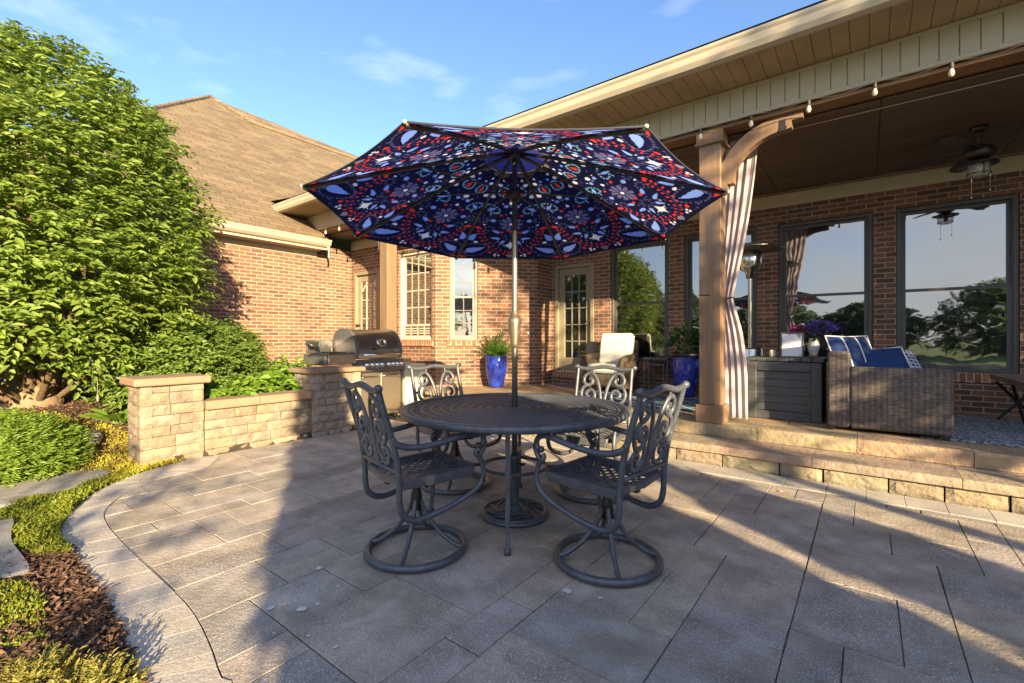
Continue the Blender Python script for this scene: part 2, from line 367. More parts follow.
TILES = innc + [(7, -2.5), (7, 4.63), (-7, 4.63), (-7, 3.9), (-5.64, 3.9), (-5.64, 2.0)]
g = MB(); g.add([(x, y, -.0065) for x, y in PATIO], [list(range(len(PATIO)))]); struct(g.build('patio_bed', m_sand))
# ashlar pavers on a quarter-metre grid
g = MB(); r2 = random.Random(12); occ = {}; U = .195
X0, Y0, NX, NY = -7.1, -2.3, 73, 37
MID = [tuple(q) for q in innc[::3]] + [(7, -2.5), (7, 4.63), (-7, 4.63), (-7, 3.9), (-5.76, 3.9), (-5.76, 2.0)]
def area(p): return .5*sum(p[i-1][0]*p[i][1]-p[i][0]*p[i-1][1] for i in range(len(p)))
def clip_rect(S_, x0, x1, y0, y1):
    for ax, lim, sg in ((0, x0, 1), (0, x1, -1), (1, y0, 1), (1, y1, -1)):
        o = []
        for i in range(len(S_)):
            a, b = S_[i-1], S_[i]; da, db = sg*(a[ax]-lim), sg*(b[ax]-lim)
            if (da >= 0) != (db >= 0): t = da/(da-db); o.append((lerp(a[0], b[0], t), lerp(a[1], b[1], t)))
            if db >= 0: o.append(b)
        S_ = o
        if not S_: return []
    r = []
    for q in S_:
        if not r or math.dist(q, r[-1]) > .004: r.append(q)
    return r
def pav(poly, col):
    cx = sum(p[0] for p in poly)/len(poly); cy = sum(p[1] for p in poly)/len(poly)
    tx, ty, dz = r2.uniform(-.004, .004), r2.uniform(-.004, .004), r2.uniform(-.002, .002); n = len(poly)
    def ins(p, d):
        v = Vector((p[0]-cx, p[1]-cy)); l = v.length; v *= (l-d*1.35)/l; return (cx+v.x, cy+v.y)
    z = lambda q: dz + tx*(q[0]-cx) + ty*(q[1]-cy)
    a = [ins(p, .0035) for p in poly]; b = [ins(p, .005) for p in poly]
    g.add([(*q, -.013) for q in a] + [(*q, -.0025) for q in a] + [(*q, z(q)) for q in b],
          [(i, (i+1) % n, n+(i+1) % n, n+i) for i in range(n)] + [(n+i, n+(i+1) % n, 2*n+(i+1) % n, 2*n+i) for i in range(n)] + [[2*n+i for i in range(n)]], col=col)
sizes = [(2, 3), (3, 2), (2, 2), (3, 3), (1, 2), (2, 1), (3, 2), (2, 3), (2, 2), (2, 2), (1, 3), (1, 1)]
pal = [(1, 1, 1), (.86, .87, .9), (1.14, 1.06, .98), (.98, .94, .95), (1.1, 1.03, .92), (.80, .80, .82), (1.05, .98, .95)]
for j in range(NY):
    for i in range(NX):
        if (i, j) in occ: continue
        order = sizes[:-1]; r2.shuffle(order)
        for a, b in order + [(1, 1)]:
            if all((i+p, j+q) not in occ and i+p < NX and j+q < NY for p in range(a) for q in range(b)): break
        for p in range(a):
            for q in range(b): occ[(i+p, j+q)] = 1
        poly = [(X0+i*U, Y0+j*U), (X0+(i+a)*U, Y0+j*U), (X0+(i+a)*U, Y0+(j+b)*U), (X0+i*U, Y0+(j+b)*U)]
        poly = clip_rect(MID, poly[0][0], poly[2][0], poly[0][1], min(poly[2][1], 4.625))
        if len(poly) < 3 or abs(area(poly)) < .0015: continue
        pav(poly, r2.choice(pal))
struct(g.build('patio_pavers', m_paver))
g = MB(); pal2 = [(1, 1, 1), (.9, .92, .96), (1.1, 1.06, 1.0), (.96, .95, .97)]
def quad_stone(a, b, c, d, z0, z1, col, gap=.003):
    cx = (a[0]+b[0]+c[0]+d[0])/4; cy = (a[1]+b[1]+c[1]+d[1])/4; P = []
    for q in (a, b, c, d):
        v = Vector((q[0]-cx, q[1]-cy)); l = v.length; v *= (l-gap)/l; P.append((cx+v.x, cy+v.y))
    Q = [(lerp(x, cx, .012), lerp(y, cy, .012)) for x, y in P]
    g.add([(*p, z0) for p in P] + [(*p, z1-.0015) for p in P] + [(*p, z1) for p in Q],
          [(i, (i+1) % 4, 4+(i+1) % 4, 4+i) for i in range(4)] + [(4+i, 4+(i+1) % 4, 8+(i+1) % 4, 8+i) for i in range(4)] + [(8, 9, 10, 11)], col=col)
for k in range(0, len(outc)-3, 3):
    quad_stone(outc[k], outc[k+3], innc[k+3], innc[k], -.03, .003, r2.choice(pal2))
x = -5.6
while x < 7:
    w = r2.uniform(.24, .33); quad_stone((x, 4.63), (x+w, 4.63), (x+w, 4.935), (x, 4.935), -.013, .006, scl(r2.choice(pal2), 1.12)); x += w
struct(g.build('patio_border', m_border))
# planting bed terrain
def bedz(u, n):
    s = min(1, max(0, (-u-5.85)/1.25)); s = s*s*(3-2*s)
    z = .5*s
    if n > 1.6: z = max(z, .5 if u < -5.8 else 0)
    if n > 3.75 and u > -7.1: z = 0
    return z - .012 + .02*noise.noise(Vector((u*1.7, n*1.7, 0)))
g = MB(); nx, ny = 70, 60
us = [lerp(-13, -1.6, i/nx) for i in range(nx+1)]; ns_ = [lerp(-4, 5.2, j/ny) for j in range(ny+1)]
vs = [(u, n, bedz(u, n)-.03*(1 if inside((u, n), PATIO) else 0)-(.06 if inside((u, n), PATIO) else 0)) for n in ns_ for u in us]
g.add(vs, [(j*(nx+1)+i, j*(nx+1)+i+1, (j+1)*(nx+1)+i+1, (j+1)*(nx+1)+i) for j in range(ny) for i in range(nx) if not (us[i] < -3.0 and ns_[j] < -.15)], smooth=True)
struct(g.build('garden_soil', m_soil))
# ------------------------------------------------------------------ the brick house
house = thing('brick_house', (0, 0, 0), 'red brick house with tan shingle roof and deep covered porch', 'house')
ZP = .35
def frameM(p0, d): return Matrix(((d[0], -d[1], 0, p0[0]), (d[1], d[0], 0, p0[1]), (0, 0, 1, 0), (0, 0, 0, 1)))  # local x along wall, y inward
def wall(name, p0, p1, z0, z1, ops=(), thick=.25):
    d = Vector((p1[0]-p0[0], p1[1]-p0[1])); Lw = d.length; d = d/Lw; g = MB(); g.M = frameM(p0, d)
    xs = sorted({0, Lw, *[o[0] for o in ops], *[o[1] for o in ops]}); zs = sorted({z0, z1, *[o[2] for o in ops], *[o[3] for o in ops]})
    for i in range(len(xs)-1):
        for j in range(len(zs)-1):
            xm, zm = (xs[i]+xs[i+1])/2, (zs[j]+zs[j+1])/2
            if any(o[0] < xm < o[1] and o[2] < zm < o[3] for o in ops): continue
            a, b, c, e = xs[i], xs[i+1], zs[j], zs[j+1]
            g.add([(a, 0, c), (b, 0, c), (b, 0, e), (a, 0, e)], [(0, 1, 2, 3)], uvs=[[(a+p0[0]*.37, c), (b+p0[0]*.37, c), (b+p0[0]*.37, e), (a+p0[0]*.37, e)]])
    for a, b, c, e in ops:
        t = .14
        for q in ([(a, 0, c), (a, t, c), (a, t, e), (a, 0, e)], [(b, 0, c), (b, t, c), (b, t, e), (b, 0, e)]):
            g.add(q, [(0, 1, 2, 3)], uvs=[[(v[1], v[2]) for v in q]])
        for q in ([(a, 0, c), (b, 0, c), (b, t, c), (a, t, c)], [(a, 0, e), (b, 0, e), (b, t, e), (a, t, e)]):
            g.add(q, [(0, 1, 2, 3)], uvs=[[(v[0], v[1]) for v in q]])
    g.add([(0, thick, z0), (Lw, thick, z0), (Lw, thick, z1), (0, thick, z1)], [(0, 1, 2, 3)], uvs=[[(0, z0), (Lw, z0), (Lw, z1), (0, z1)]])
    return g.build(name, m_brick, house)
def window(p0, p1, s0, s1, z0, z1, mid=None, cols=0, mw=.012, fr=None, mcol=None):
    d = Vector((p1[0]-p0[0], p1[1]-p0[1])).normalized(); M = frameM(p0, d); fr = fr or m_frame
    def mk(): q = MB(); q.M = M; return q
    a, b, c, e = s0+.002, s1-.002, z0+.002, z1-.002
    f = mk(); w = .05
    f.box(a, a+w, .035, .13, c, e, .004); f.box(b-w, b, .035, .13, c, e, .004); f.box(a+w, b-w, .035, .13, e-w, e, .004); f.box(a+w, b-w, .02, .13, c, c+w, .004)
    f.box(a+w, a+w+.012, .05, .12, c+w, e-w); f.box(b-w-.012, b-w, .05, .12, c+w, e-w)
    fo = f.build('window', fr, house)
    mid = mid or (c+e)/2
    sa = mk(); sw = .038
    for (q0, q1, y0) in ((c+w, mid+.02, .062), (mid-.02, e-w, .088)):
        sa.box(a+w+.012, a+w+.012+sw, y0, y0+.026, q0, q1); sa.box(b-w-.012-sw, b-w-.012, y0, y0+.026, q0, q1)
        sa.box(a+w+.012+sw, b-w-.012-sw, y0+.001, y0+.025, q0, q0+sw); sa.box(a+w+.012+sw, b-w-.012-sw, y0+.001, y0+.025, q1-sw, q1)
    sa.build('sash', fr, fo)
    for (q0, q1, y0) in ((c+w+sw, mid+.02-sw, .078), (mid-.02+sw, e-w-sw, .104)):
        gl = mk(); ga, gb = a+w+.012+sw, b-w-.012-sw
        gl.add([(ga, y0, q0), (gb, y0, q0), (gb, y0, q1), (ga, y0, q1)], [(0, 1, 2, 3)]); gl.build('pane', m_glass, fo)
        if not cols: continue
        mu = mk()
        for k in range(1, cols):
            x = lerp(ga, gb, k/cols); mu.box(x-mw/2, x+mw/2, y0-.003, y0-.0005, q0, q1)
        nr = 2 if cols < 4 else 3
        for k in range(1, nr+1):
            z = lerp(q0, q1, k/(nr+1)); mu.box(ga, gb, y0-.0025, y0-.0003, z-mw/2, z+mw/2)
        mu.build('muntin', mcol or m_munt, fo)
    sl = mk(); sl.box(a-.05, b+.05, -.03, .12, c-.125, c-.006, .006); sl.build('sill', m_brick_sill, fo)
    return fo
m_munt = mat('muntin_faint', (.035, .036, .038), .5, 0, .05, 4, 0)
ZT = 3.62
main0, main1 = (-5.25, 8.17), (8.0, 8.17)
wins = [(-3.91, -2.79), (-2.52, -1.39), (-1.1, .06), (.306, 1.46), (1.72, 2.86)]
ops = [(-5.16+5.25, -4.26+5.25, .60, 2.79)] + [(a+5.25, b+5.25, .85, 3.05) for a, b in wins]
wall('main_wall', main0, main1, 0, ZT, ops)
for a, b in wins: window(main0, main1, a+5.25, b+5.25, .85, 3.05, 1.93)
bf0, bf1 = (-9.5, 6.22), (-6.68, 6.22)
wall('bay_wall', bf0, bf1, 0, ZT, [(.12, 1.07, .60, 2.79), (1.72, 2.72, 1.25, 3.05)])
window(bf0, bf1, 1.72, 2.72, 1.25, 3.05, 1.55, 4, .022, m_white, m_white)
fc0, fc1 = (-6.68, 6.22), (-5.25, 7.65)
wall('bay_wall', fc0, fc1, 0, ZT, [(.276, .83, 1.25, 3.05)])
window(fc0, fc1, .276, .83, 1.25, 3.05, 2.1, 2, .018, m_trimgrey, m_frame)
wall('bay_wall', fc1, (-5.25, 8.17), 0, ZT)
wall('wing_wall', (-9.5, .4), (-9.5, 6.22), 0, 3.3)
def door(p0, p1, s0, s1, z0, z1, rows=5, cols=3, arch=False):
    d = Vector((p1[0]-p0[0], p1[1]-p0[1])).normalized(); M = frameM(p0, d)
    def mk(): q = MB(); q.M = M; return q
    f = mk(); w = .075; a, b = s0+.003, s1-.003
    f.box(a, a+w, -.012, .13, z0, z1-.003, .005); f.box(b-w, b, -.012, .13, z0, z1-.003, .005); f.box(a+w, b-w, -.012, .13, z1-w, z1-.003, .005)
    f.build('door_frame', m_doorp, house)
    s = mk(); da, db, dc, de = a+w+.004, b-w-.004, z0+.02, z1-w-.004; st, br, tr = .12, .27, .14
    s.box(da, da+st, .045, .09, dc, de, .003); s.box(db-st, db, .045, .09, dc, de, .003)
    s.box(da+st, db-st, .046, .089, dc, dc+br, .003); s.box(da+st, db-st, .046, .089, de-tr, de, .003)
    do = s.build('door', m_doorp, house)
    gl = mk(); ga, gb, gc, ge = da+st, db-st, dc+br, de-tr
    gl.add([(ga, .07, gc), (gb, .07, gc), (gb, .07, ge), (ga, .07, ge)], [(0, 1, 2, 3)]); gl.build('pane', m_glass, do)
    mu = mk()
    for k in range(1, cols): x = lerp(ga, gb, k/cols); mu.box(x-.011, x+.011, .056, .0685, gc, ge)
    for k in range(1, rows): z = lerp(gc, ge, k/rows); mu.box(ga, gb, .057, .0675, z-.011, z+.011)
    if arch:
        pts = [(lerp(ga, gb, t), .06, ge-.26+.22*math.sin(math.pi*t)) for t in [i/14 for i in range(15)]]; mu.tube(pts, .014, 6)
    mu.build('muntin', m_white if arch else m_trimgrey, do)
    hx = db-st/2 if not arch else da+st/2
    h = mk(); h.lathe([(0, 0), (.03, 0), (.03, .01), (.012, .014), (.012, .05), (.03, .055), (.028, .085), (0, .09)], 14)
    hv = [Matrix.Rotation(R(90), 4, 'X') @ (M.inverted() @ Vector(v)) for v in h.v]; h.v = [tuple(M @ (Vector((hx, .045, z0+.98)) + v)) for v in hv]
    h.build('handle', m_chrome if not arch else m_black, do)
    t = mk(); t.box(a+w, b-w, -.03, .12, z0-.004, z0+.018, .004); t.build('threshold', m_white, house)
    q = mk(); q.box(s0-.02, s1+.02, -.04, .1, z0-.13, z0-.008, .006); q.build('door_sill', m_brick_sill, house)
door(main0, main1, ops[0][0], ops[0][1], .60, 2.79)
door(bf0, bf1, .12, 1.07, .60, 2.79, 4, 3, True)
# cream trim at the head of the porch walls, ceiling, frieze, soffit, fascia, gutter
g = MB()
def trim(p0, p1, z0, z1, o=.022):
    d = Vector((p1[0]-p0[0], p1[1]-p0[1])); l = d.length; q = MB(); q.M = frameM(p0, d/l); q.box(0, l, -o, -.001, z0, z1, .004); g.add(q.v, q.f)
trim((-5.228, 8.17), main1, 3.31, 3.50); trim((-9.478, 6.22), (-6.69, 6.22), 3.31, 3.50); trim((-6.671, 6.2), (-5.24, 7.63), 3.31, 3.50)
trim((-9.5, .4), (-9.5, 5.36), 3.04, 3.16, .03)
g.build('frieze_trim', m_cream, house)
g = MB()
for k in range(15):
    a, b = -9.5+k*1.2, -9.5+(k+1)*1.2
    for n0, n1 in ((5.62, 6.84), (6.85, 8.17)):
        if a > -5.3 or n0 < 6: g.box(a+.003, min(b, 8)-.003, n0, n1, 3.55, 3.57, .003)
g.box(-9.5, -5.2, 5.6, 8.2, 3.575, 3.59); g.box(-9.5, 8, 5.6, 8.3, 3.592, 3.61)
g.build('porch_ceiling', m_ceil, house)
g = MB(); x = -9.93
while x < 8:
    g.box(x, x+.122, 5.352, 5.37, 3.655, 3.945, .004); x += .127
g.box(-9.93, 8, 5.372, 5.6, 3.655, 3.945)
g.box(-9.93, 8, 5.338, 5.371, 3.615, 3.655, .006); g.box(-9.93, 8, 5.335, 5.351, 3.915, 3.946, .005)
g.build('frieze_siding', m_cream, house)
g = MB(); g.box(-9.5, 8, 5.39, 5.61, 3.575, 3.614, .005); g.box(-9.5, 8, 5.602, 5.618, 3.58, 3.9); g.build('porch_beam', m_beamw, house)
g = MB(); x = -10.3
while x < 8:
    g.box(x, x+.134, 4.77, 5.36, 3.95, 3.964, .004); x += .1375
g.build('soffit', m_soffit, house)
g = MB(); prof = [(4.75, 3.94), (4.71, 3.955), (4.685, 4.00), (4.68, 4.06), (4.665, 4.085), (4.665, 4.11), (4.675, 4.115), (4.685, 4.09), (4.75, 4.09)]
vs = [(x, y, z) for x in (-10.26, 8) for y, z in prof]; n = len(prof)
g.add(vs, [(i, i+1, n+i+1, n+i) for i in range(n-1)] + [list(range(n)), [n+i for i in range(n)][::-1]])
prof2 = [(-9.12, 3.205), (-9.06, 3.215), (-9.01, 3.26), (-9.0, 3.31), (-8.98, 3.335), (-8.98, 3.355), (-9.0, 3.357), (-9.01, 3.33), (-9.12, 3.33)]
vs = [(x, y, z) for y in (-.1, 5.42) for x, z in prof2]; n = len(prof2)
g.add(vs, [(i, i+1, n+i+1, n+i) for i in range(n-1)] + [list(range(n)), [n+i for i in range(n)][::-1]])
g.build('gutter', m_gutter, house)
g = MB(); g.box(-10.26, 8, 4.752, 4.775, 3.94, 4.12); g.box(-9.145, -9.122, -.1, 5.42, 3.16, 3.345); g.box(-9.5, -9.125, -.1, 5.35, 3.165, 3.18); g.build('fascia', m_cream, house)
g = MB(); g.tube(cr([(-9.03, 5.36, 3.22), (-9.03, 5.38, 3.14), (-9.06, 5.40, 3.10), (-9.10, 5.42, 3.0)], 5), .022, 8); g.build('gutter_outlet', m_white, house)
def shingle_mat():
    m, nt, p, o = base('shingle'); t = NN(nt, 'ShaderNodeTexCoord')
    b = NN(nt, 'ShaderNodeTexBrick'); b.offset = .37; b.inputs['Scale'].default_value = 1; b.inputs['Brick Width'].default_value = .34; b.inputs['Row Height'].default_value = .145
    b.inputs['Mortar Size'].default_value = .011; b.inputs['Mortar Smooth'].default_value = .5
    b.inputs['Color1'].default_value = (.215, .16, .10, 1); b.inputs['Color2'].default_value = (.13, .096, .06, 1); b.inputs['Mortar'].default_value = (.07, .05, .03, 1)
    nt.links.new(t.outputs['UV'], b.inputs['Vector'])
    f = noisef(nt, t.outputs['UV'], .8, 6, .7); f2 = noisef(nt, t.outputs['UV'], 45, 4)
    c = mixc(nt, 1.0, b.outputs['Color'], rampf(nt, f, .25, .75, (.78, .76, .74), (1.2, 1.18, 1.12)), 'MULTIPLY'); c = mixc(nt, 1.0, c, rampf(nt, f2, .3, .7, (.75, .75, .75), (1.22, 1.22, 1.22)), 'MULTIPLY')
    nt.links.new(c, p.inputs['Base Color']); p.inputs['Roughness'].default_value = .95
    s = NN(nt, 'ShaderNodeSeparateXYZ'); nt.links.new(t.outputs['UV'], s.inputs[0]); q = NN(nt, 'ShaderNodeMath', operation='DIVIDE'); nt.links.new(s.outputs[1], q.inputs[0]); q.inputs[1].default_value = .145
    fr = NN(nt, 'ShaderNodeMath', operation='FRACT'); nt.links.new(q.outputs[0], fr.inputs[0]); iv = NN(nt, 'ShaderNodeMath', operation='SUBTRACT'); iv.inputs[0].default_value = 1; nt.links.new(fr.outputs[0], iv.inputs[1])
    ad = NN(nt, 'ShaderNodeMath', operation='MULTIPLY_ADD'); nt.links.new(f2, ad.inputs[0]); ad.inputs[1].default_value = .7; nt.links.new(iv.outputs[0], ad.inputs[2])
    bumpn(nt, p, ad.outputs[0], .8, .015); return m
m_shingle = shingle_mat()
def slope(g, poly, udir):                                   # planar roof polygon, uv along eave and up slope
    P = [Vector(p) for p in poly]; u = Vector(udir).normalized(); nrm = (P[1]-P[0]).cross(P[-1]-P[0]).normalized(); v = nrm.cross(u)
    g.add(P, [list(range(len(P)))], uvs=[[(p.dot(u), p.dot(v)*(1 if v.z > 0 else -1)) for p in P]])
g = MB(); wz = lambda u: 3.35 + .75*(-9.08-u)
P1, S1, P2 = (-16.5, 5.75, wz(-16.5)), (-15.3, 6.45, wz(-15.3)), (-15.3, 14, wz(-15.3))
slope(g, [(-9.08, -.1, 3.35), (-9.08, 5.44, 3.35), (-9.95, 5.44, wz(-9.95)), (-10.3, 4.75, wz(-10.3)), (-15.0, 12, wz(-15.0)), P2, S1, P1], (0, 1, 0))
slope(g, [(-24, -.1, 3.35), (-9.08, -.1, 3.35), P1], (1, 0, 0))
slope(g, [(-24, -.1, 3.35), P1, S1, P2, (-24, 14, 3.35)], (0, 1, 0))
hz = lambda n: 4.11 + .5*(n-4.66)
slope(g, [(-10.28, 4.66, 4.125), (8.3, 4.66, 4.125), (8.3, 12, hz(12)), (-15.0, 12, wz(-15.0))], (1, 0, 0))
slope(g, [(8.3, 12, hz(12)), (8.3, 19, 4.1), (-15, 19, 4.1), (-15, 12, hz(12))], (1, 0, 0))
g.tube([(-9.08, -.1, 3.37), (P1[0], P1[1], P1[2]+.02)], .06, 5, smooth=False); g.tube([(P1[0], P1[1], P1[2]+.02), (S1[0], S1[1], S1[2]+.02), (P2[0], P2[1], P2[2]+.02)], .06, 5, smooth=False)
g.build('roof', m_shingle, house)
g = MB(); g.box(-24, -9.51, .4, .6, 0, 3.3); g.build('end_wall', m_brick, house)
g = MB(); g.box(7.9, 8.0, 5.0, 19, 0, 3.6); g.build('end_wall', m_brick, house)
# posts and brackets
def post(u, n):
    g = MB(); h = .113; g.box(u-h, u+h, n-h, n+h, ZP+.2, 3.45, .006)
    for sx, sy in ((0, -1), (1, 0)):                        # corner boards leave a shallow panel
        pass
    o = g.build('porch_post', m_post, house)
    g = MB(); g.box(u-.145, u+.145, n-.145, n+.145, ZP+.002, ZP+.2, .008); g.build('post_base', m_post, o)
    g = MB(); g.box(u-.14, u+.14, n-.14, n+.14, 3.45, 3.574, .006); g.box(u-.155, u+.155, n-.155, n+.155, 3.43, 3.455, .006); g.build('post_capital', m_post, o)
    return o
pU, pN = -1.387, 5.5
p_a = post(pU, pN); p_b = post(-7.19, 5.5)
def bracket(u, n, sgn):
    pts = [(0, -.66), (.055, -.66), (.055, -.60), (.12, -.60), (.12, -.52)]
    pts += [(lerp(.12, .62, 1-math.cos(t*math.pi/2)), lerp(-.52, -.15, math.sin(t*math.pi/2)**1.15)) for t in [k/10 for k in range(1, 11)]]
    pts += [(.66, -.14), (.66, -.07), (.76, -.07), (.76, 0), (.55, 0)]
    pts += [(.42, -.02), (.30, -.065), (.18, -.14), (.08, -.24), (0, -.36)]
    M = Matrix(((sgn, 0, 0, u+sgn*.114), (0, 0, 1, n-.055), (0, 1, 0, 3.574), (0, 0, 0, 1)))
    g = MB(); g.prism(pts, M, .11); return g.build('post_bracket', m_post, house)
bracket(pU, pN, 1); bracket(-7.19, 5.5, -1)
# porch floor and stone steps
g = MB(); r3 = random.Random(5); x = -9.5
while x < 8:
    w = r3.uniform(.8, 1.3)
    for n0, n1 in ((5.755, 6.5), (6.505, 7.3), (7.305, 8.18)):
        g.box(x+.003, min(8, x+w)-.003, n0, n1, .25, ZP-.003, .005, col=r3.choice([(1, 1, 1), (1.08, 1.04, 1), (.92, .92, .92)]))
    x += w
g.box(-9.5, 8, 5.4, 8.3, 0, .2)
struct(g.build('porch_floor', m_pfloor))
def rough_box(g, x0, x1, y0, y1, z0, z1, amp, col, rr, M=None):
    """a block whose front (low y) face and top front edge are split-faced: a jittered grid with flat facets"""
    nx = max(2, int((x1-x0)/.045)); nz = max(2, int((z1-z0)/.03)); vs = []; fs = []
    for j in range(nz+1):
        for i in range(nx+1):
            ex = i in (0, nx); ez = j in (0, nz); x = lerp(x0, x1, i/nx); z = lerp(z0, z1, j/nz)
            if not ex: x += rr.uniform(-.3, .3)*(x1-x0)/nx*.6
            if not ez: z += rr.uniform(-.3, .3)*(z1-z0)/nz*.6
            y = y0 + (amp*.55 + rr.uniform(0, amp*.4) if (ex or ez) else rr.uniform(-amp*.35, amp*.35))
            if j == nz and not ex: z -= rr.uniform(0, .003)
            vs.append((x, y, z))
    for j in range(nz):
        for i in range(nx):
            a = j*(nx+1)+i; q = (a, a+1, a+nx+2, a+nx+1)
            if rr.random() < .5: fs += [(q[0], q[1], q[2]), (q[0], q[2], q[3])]
            else: fs += [(q[0], q[1], q[3]), (q[1], q[2], q[3])]
    n = len(vs); vs += [(x0, y1, z0), (x1, y1, z0), (x1, y1, z1), (x0, y1, z1)]
    fs.append([nz*(nx+1)+i for i in range(nx+1)] + [n+2, n+3]); fs.append([i for i in range(nx, -1, -1)] + [n, n+1])
    fs.append([j*(nx+1) for j in range(nz+1)] + [n+3, n]); fs.append([j*(nx+1)+nx for j in range(nz, -1, -1)] + [n+1, n+2]); fs.append([n, n+3, n+2, n+1])
    if M is not None: vs = [M @ Vector(v) for v in vs]
    g.add(vs, fs, col=col)
steps = thing('stone_steps', (0, 0, 0), 'two rough tan stone steps running along the porch edge', 'steps')
cols = [(1, 1, 1), (1.12, 1.04, .94), (.88, .87, .86), (1.05, .95, .88), (.97, .98, .9)]
def course(name, y0, y1, z0, z1, lmin, lmax, m, tint=(1, 1, 1), rgh=.012, gap=.006, jit=.006, x0=-5.62):
    g = MB(); x = x0
    while x < 7:
        w = r3.uniform(lmin, lmax); j = r3.uniform(-jit, jit); c = r3.choice(cols)
        rough_box(g, x+gap/2, x+w-gap/2, y0+j, y1, z0, z1+r3.uniform(-.002, .002), rgh, tuple(c[i]*tint[i]*r3.uniform(.94, 1.06) for i in range(3)), r3); x += w
    return g.build(name, m, steps)
course('riser_block', 4.945, 5.3, 0, .132, .33, .5, m_step, (.86, .9, .84), .013, .012, .012)
course('tread_slab', 4.91, 5.44, .135, .212, .7, 1.3, m_step, (1.12, 1.0, .98), .006, .004, .005)
course('coping_stone', 5.36, 5.75, .216, ZP, .45, 1.0, m_step, (1.08, 1.0, .86), .007, .005, .005)
# ------------------------------------------------------------------ stone piers and low garden wall
def blocks(g, p0, p1, z0, z1, hs, dep, lmin, lmax, rr, jit=.008, b=.014):
    d = Vector((p1[0]-p0[0], p1[1]-p0[1])); Lw = d.length; M0 = frameM(p0, d/Lw); z = z0; k = 0
    while z < z1-.02:
        h = min(hs[k % len(hs)]*rr.uniform(.95, 1.05), z1-z)
        if z1-z-h < .04: h = z1-z
        x = 0
        while x < Lw-.005:
            w = rr.uniform(lmin, lmax)
            if Lw-x-w < lmin*.6: w = Lw-x
            j = rr.uniform(-jit, jit); c = rr.choice([(1, 1, 1), (1.18, 1.04, .88), (.80, .78, .78), (1.02, .86, .72), (1.22, 1.2, 1.12), (.92, .80, .72)]); c = scl(c, rr.uniform(.85, 1.08))
            c2 = (min(c[0], 1.3), c[1], c[2]); rough_box(g, x+.003, x+w-.003, j, dep, z+.0025, z+h-.0025, .016, c2, rr, M0); x += w
        z += h; k += 1
rs = random.Random(11)
p1t = thing('stone_pier', (-5.9, 1.65, 0), 'free-standing tan stone pier with flat cap at the end of the low wall', 'pier')
def rel(g, o): g.v = [(x-o.location.x, y-o.location.y, z-o.location.z) for x, y, z in g.v]; return g
g = MB(); A = (-6.12, 1.37); B = (-5.69, 1.37); C2 = (-5.69, 1.93); D2 = (-6.12, 1.93)
for a, b in ((A, B), (B, C2), (C2, D2), (D2, A)): blocks(g, a, b, -.05, .805, [.11, .11, .12, .1], .1, .16, .34, rs)
g.box(-6.05, -5.76, 1.44, 1.86, 0, .8, col=(.5, .5, .5)); rel(g, p1t).build('column', m_stone, p1t)
g = MB(); g.box(-6.175, -5.64, 1.315, 1.985, .808, .885, .012, col=(1, 1, 1)); rel(g, p1t).build('cap', m_cap, p1t)
lw = thing('garden_wall', (-5.8, 2.5, 0), 'low curved-in tan stone retaining wall between the two stone piers', 'wall')
lw['label'] = 'low tan stone retaining wall between the two stone piers'
g = MB(); blocks(g, (-5.70, 1.94), (-5.70, 3.15), -.03, .505, [.105, .11, .1], .2, .16, .36, rs); rel(g, lw).build('wall_face', m_stone, lw)
g = MB(); y = 1.94
while y < 3.14:
    w = min(rs.uniform(.45, .6), 3.145-y); g.box(-5.98, -5.655, y+.002, y+w-.002, .508, .605, .01, col=rs.choice([(1, 1, 1), (1.07, 1.04, 1)])); y += w
rel(g, lw).build('cap', m_cap, lw)
p2t = thing('stone_pier', (-5.95, 3.5, 0), 'grey-brown stone pier under the left side shelf of the grill', 'pier')
g = MB(); A = (-6.16, 3.155); B = (-5.68, 3.155); C2 = (-5.68, 3.88); D2 = (-6.16, 3.88)
for a, b in ((A, B), (B, C2), (C2, D2), (D2, A)): blocks(g, a, b, -.03, .82, [.10, .105, .1, .11], .1, .15, .26, rs, .012)
g.box(-6.05, -5.76, 3.25, 3.8, 0, .8, col=(.4, .4, .4)); rel(g, p2t).build('column', m_stone2, p2t)
g = MB(); g.box(-6.2, -5.63, 3.11, 3.5, .823, .885, .012, col=(.8, .84, .9)); g.box(-6.2, -5.63, 3.504, 3.925, .823, .885, .012, col=(.85, .86, .9)); rel(g, p2t).build('cap', m_cap, p2t)
m_stucco = mat('pale_stucco', (.62, .55, .42), .8, 0, .06, 5, .15, 60)
co = thing('side_counter', (-6.3, 5.06, 0), 'pale smooth counter block just right of the grill', 'counter')
g = MB(); g.box(-.38, .3, -.12, .26, 0, .80, .01); g.build('counter_body', m_stucco, co)
g = MB(); g.box(-.4, .33, -.14, .28, .803, .86, .01); g.build('counter_top', m_stucco, co)
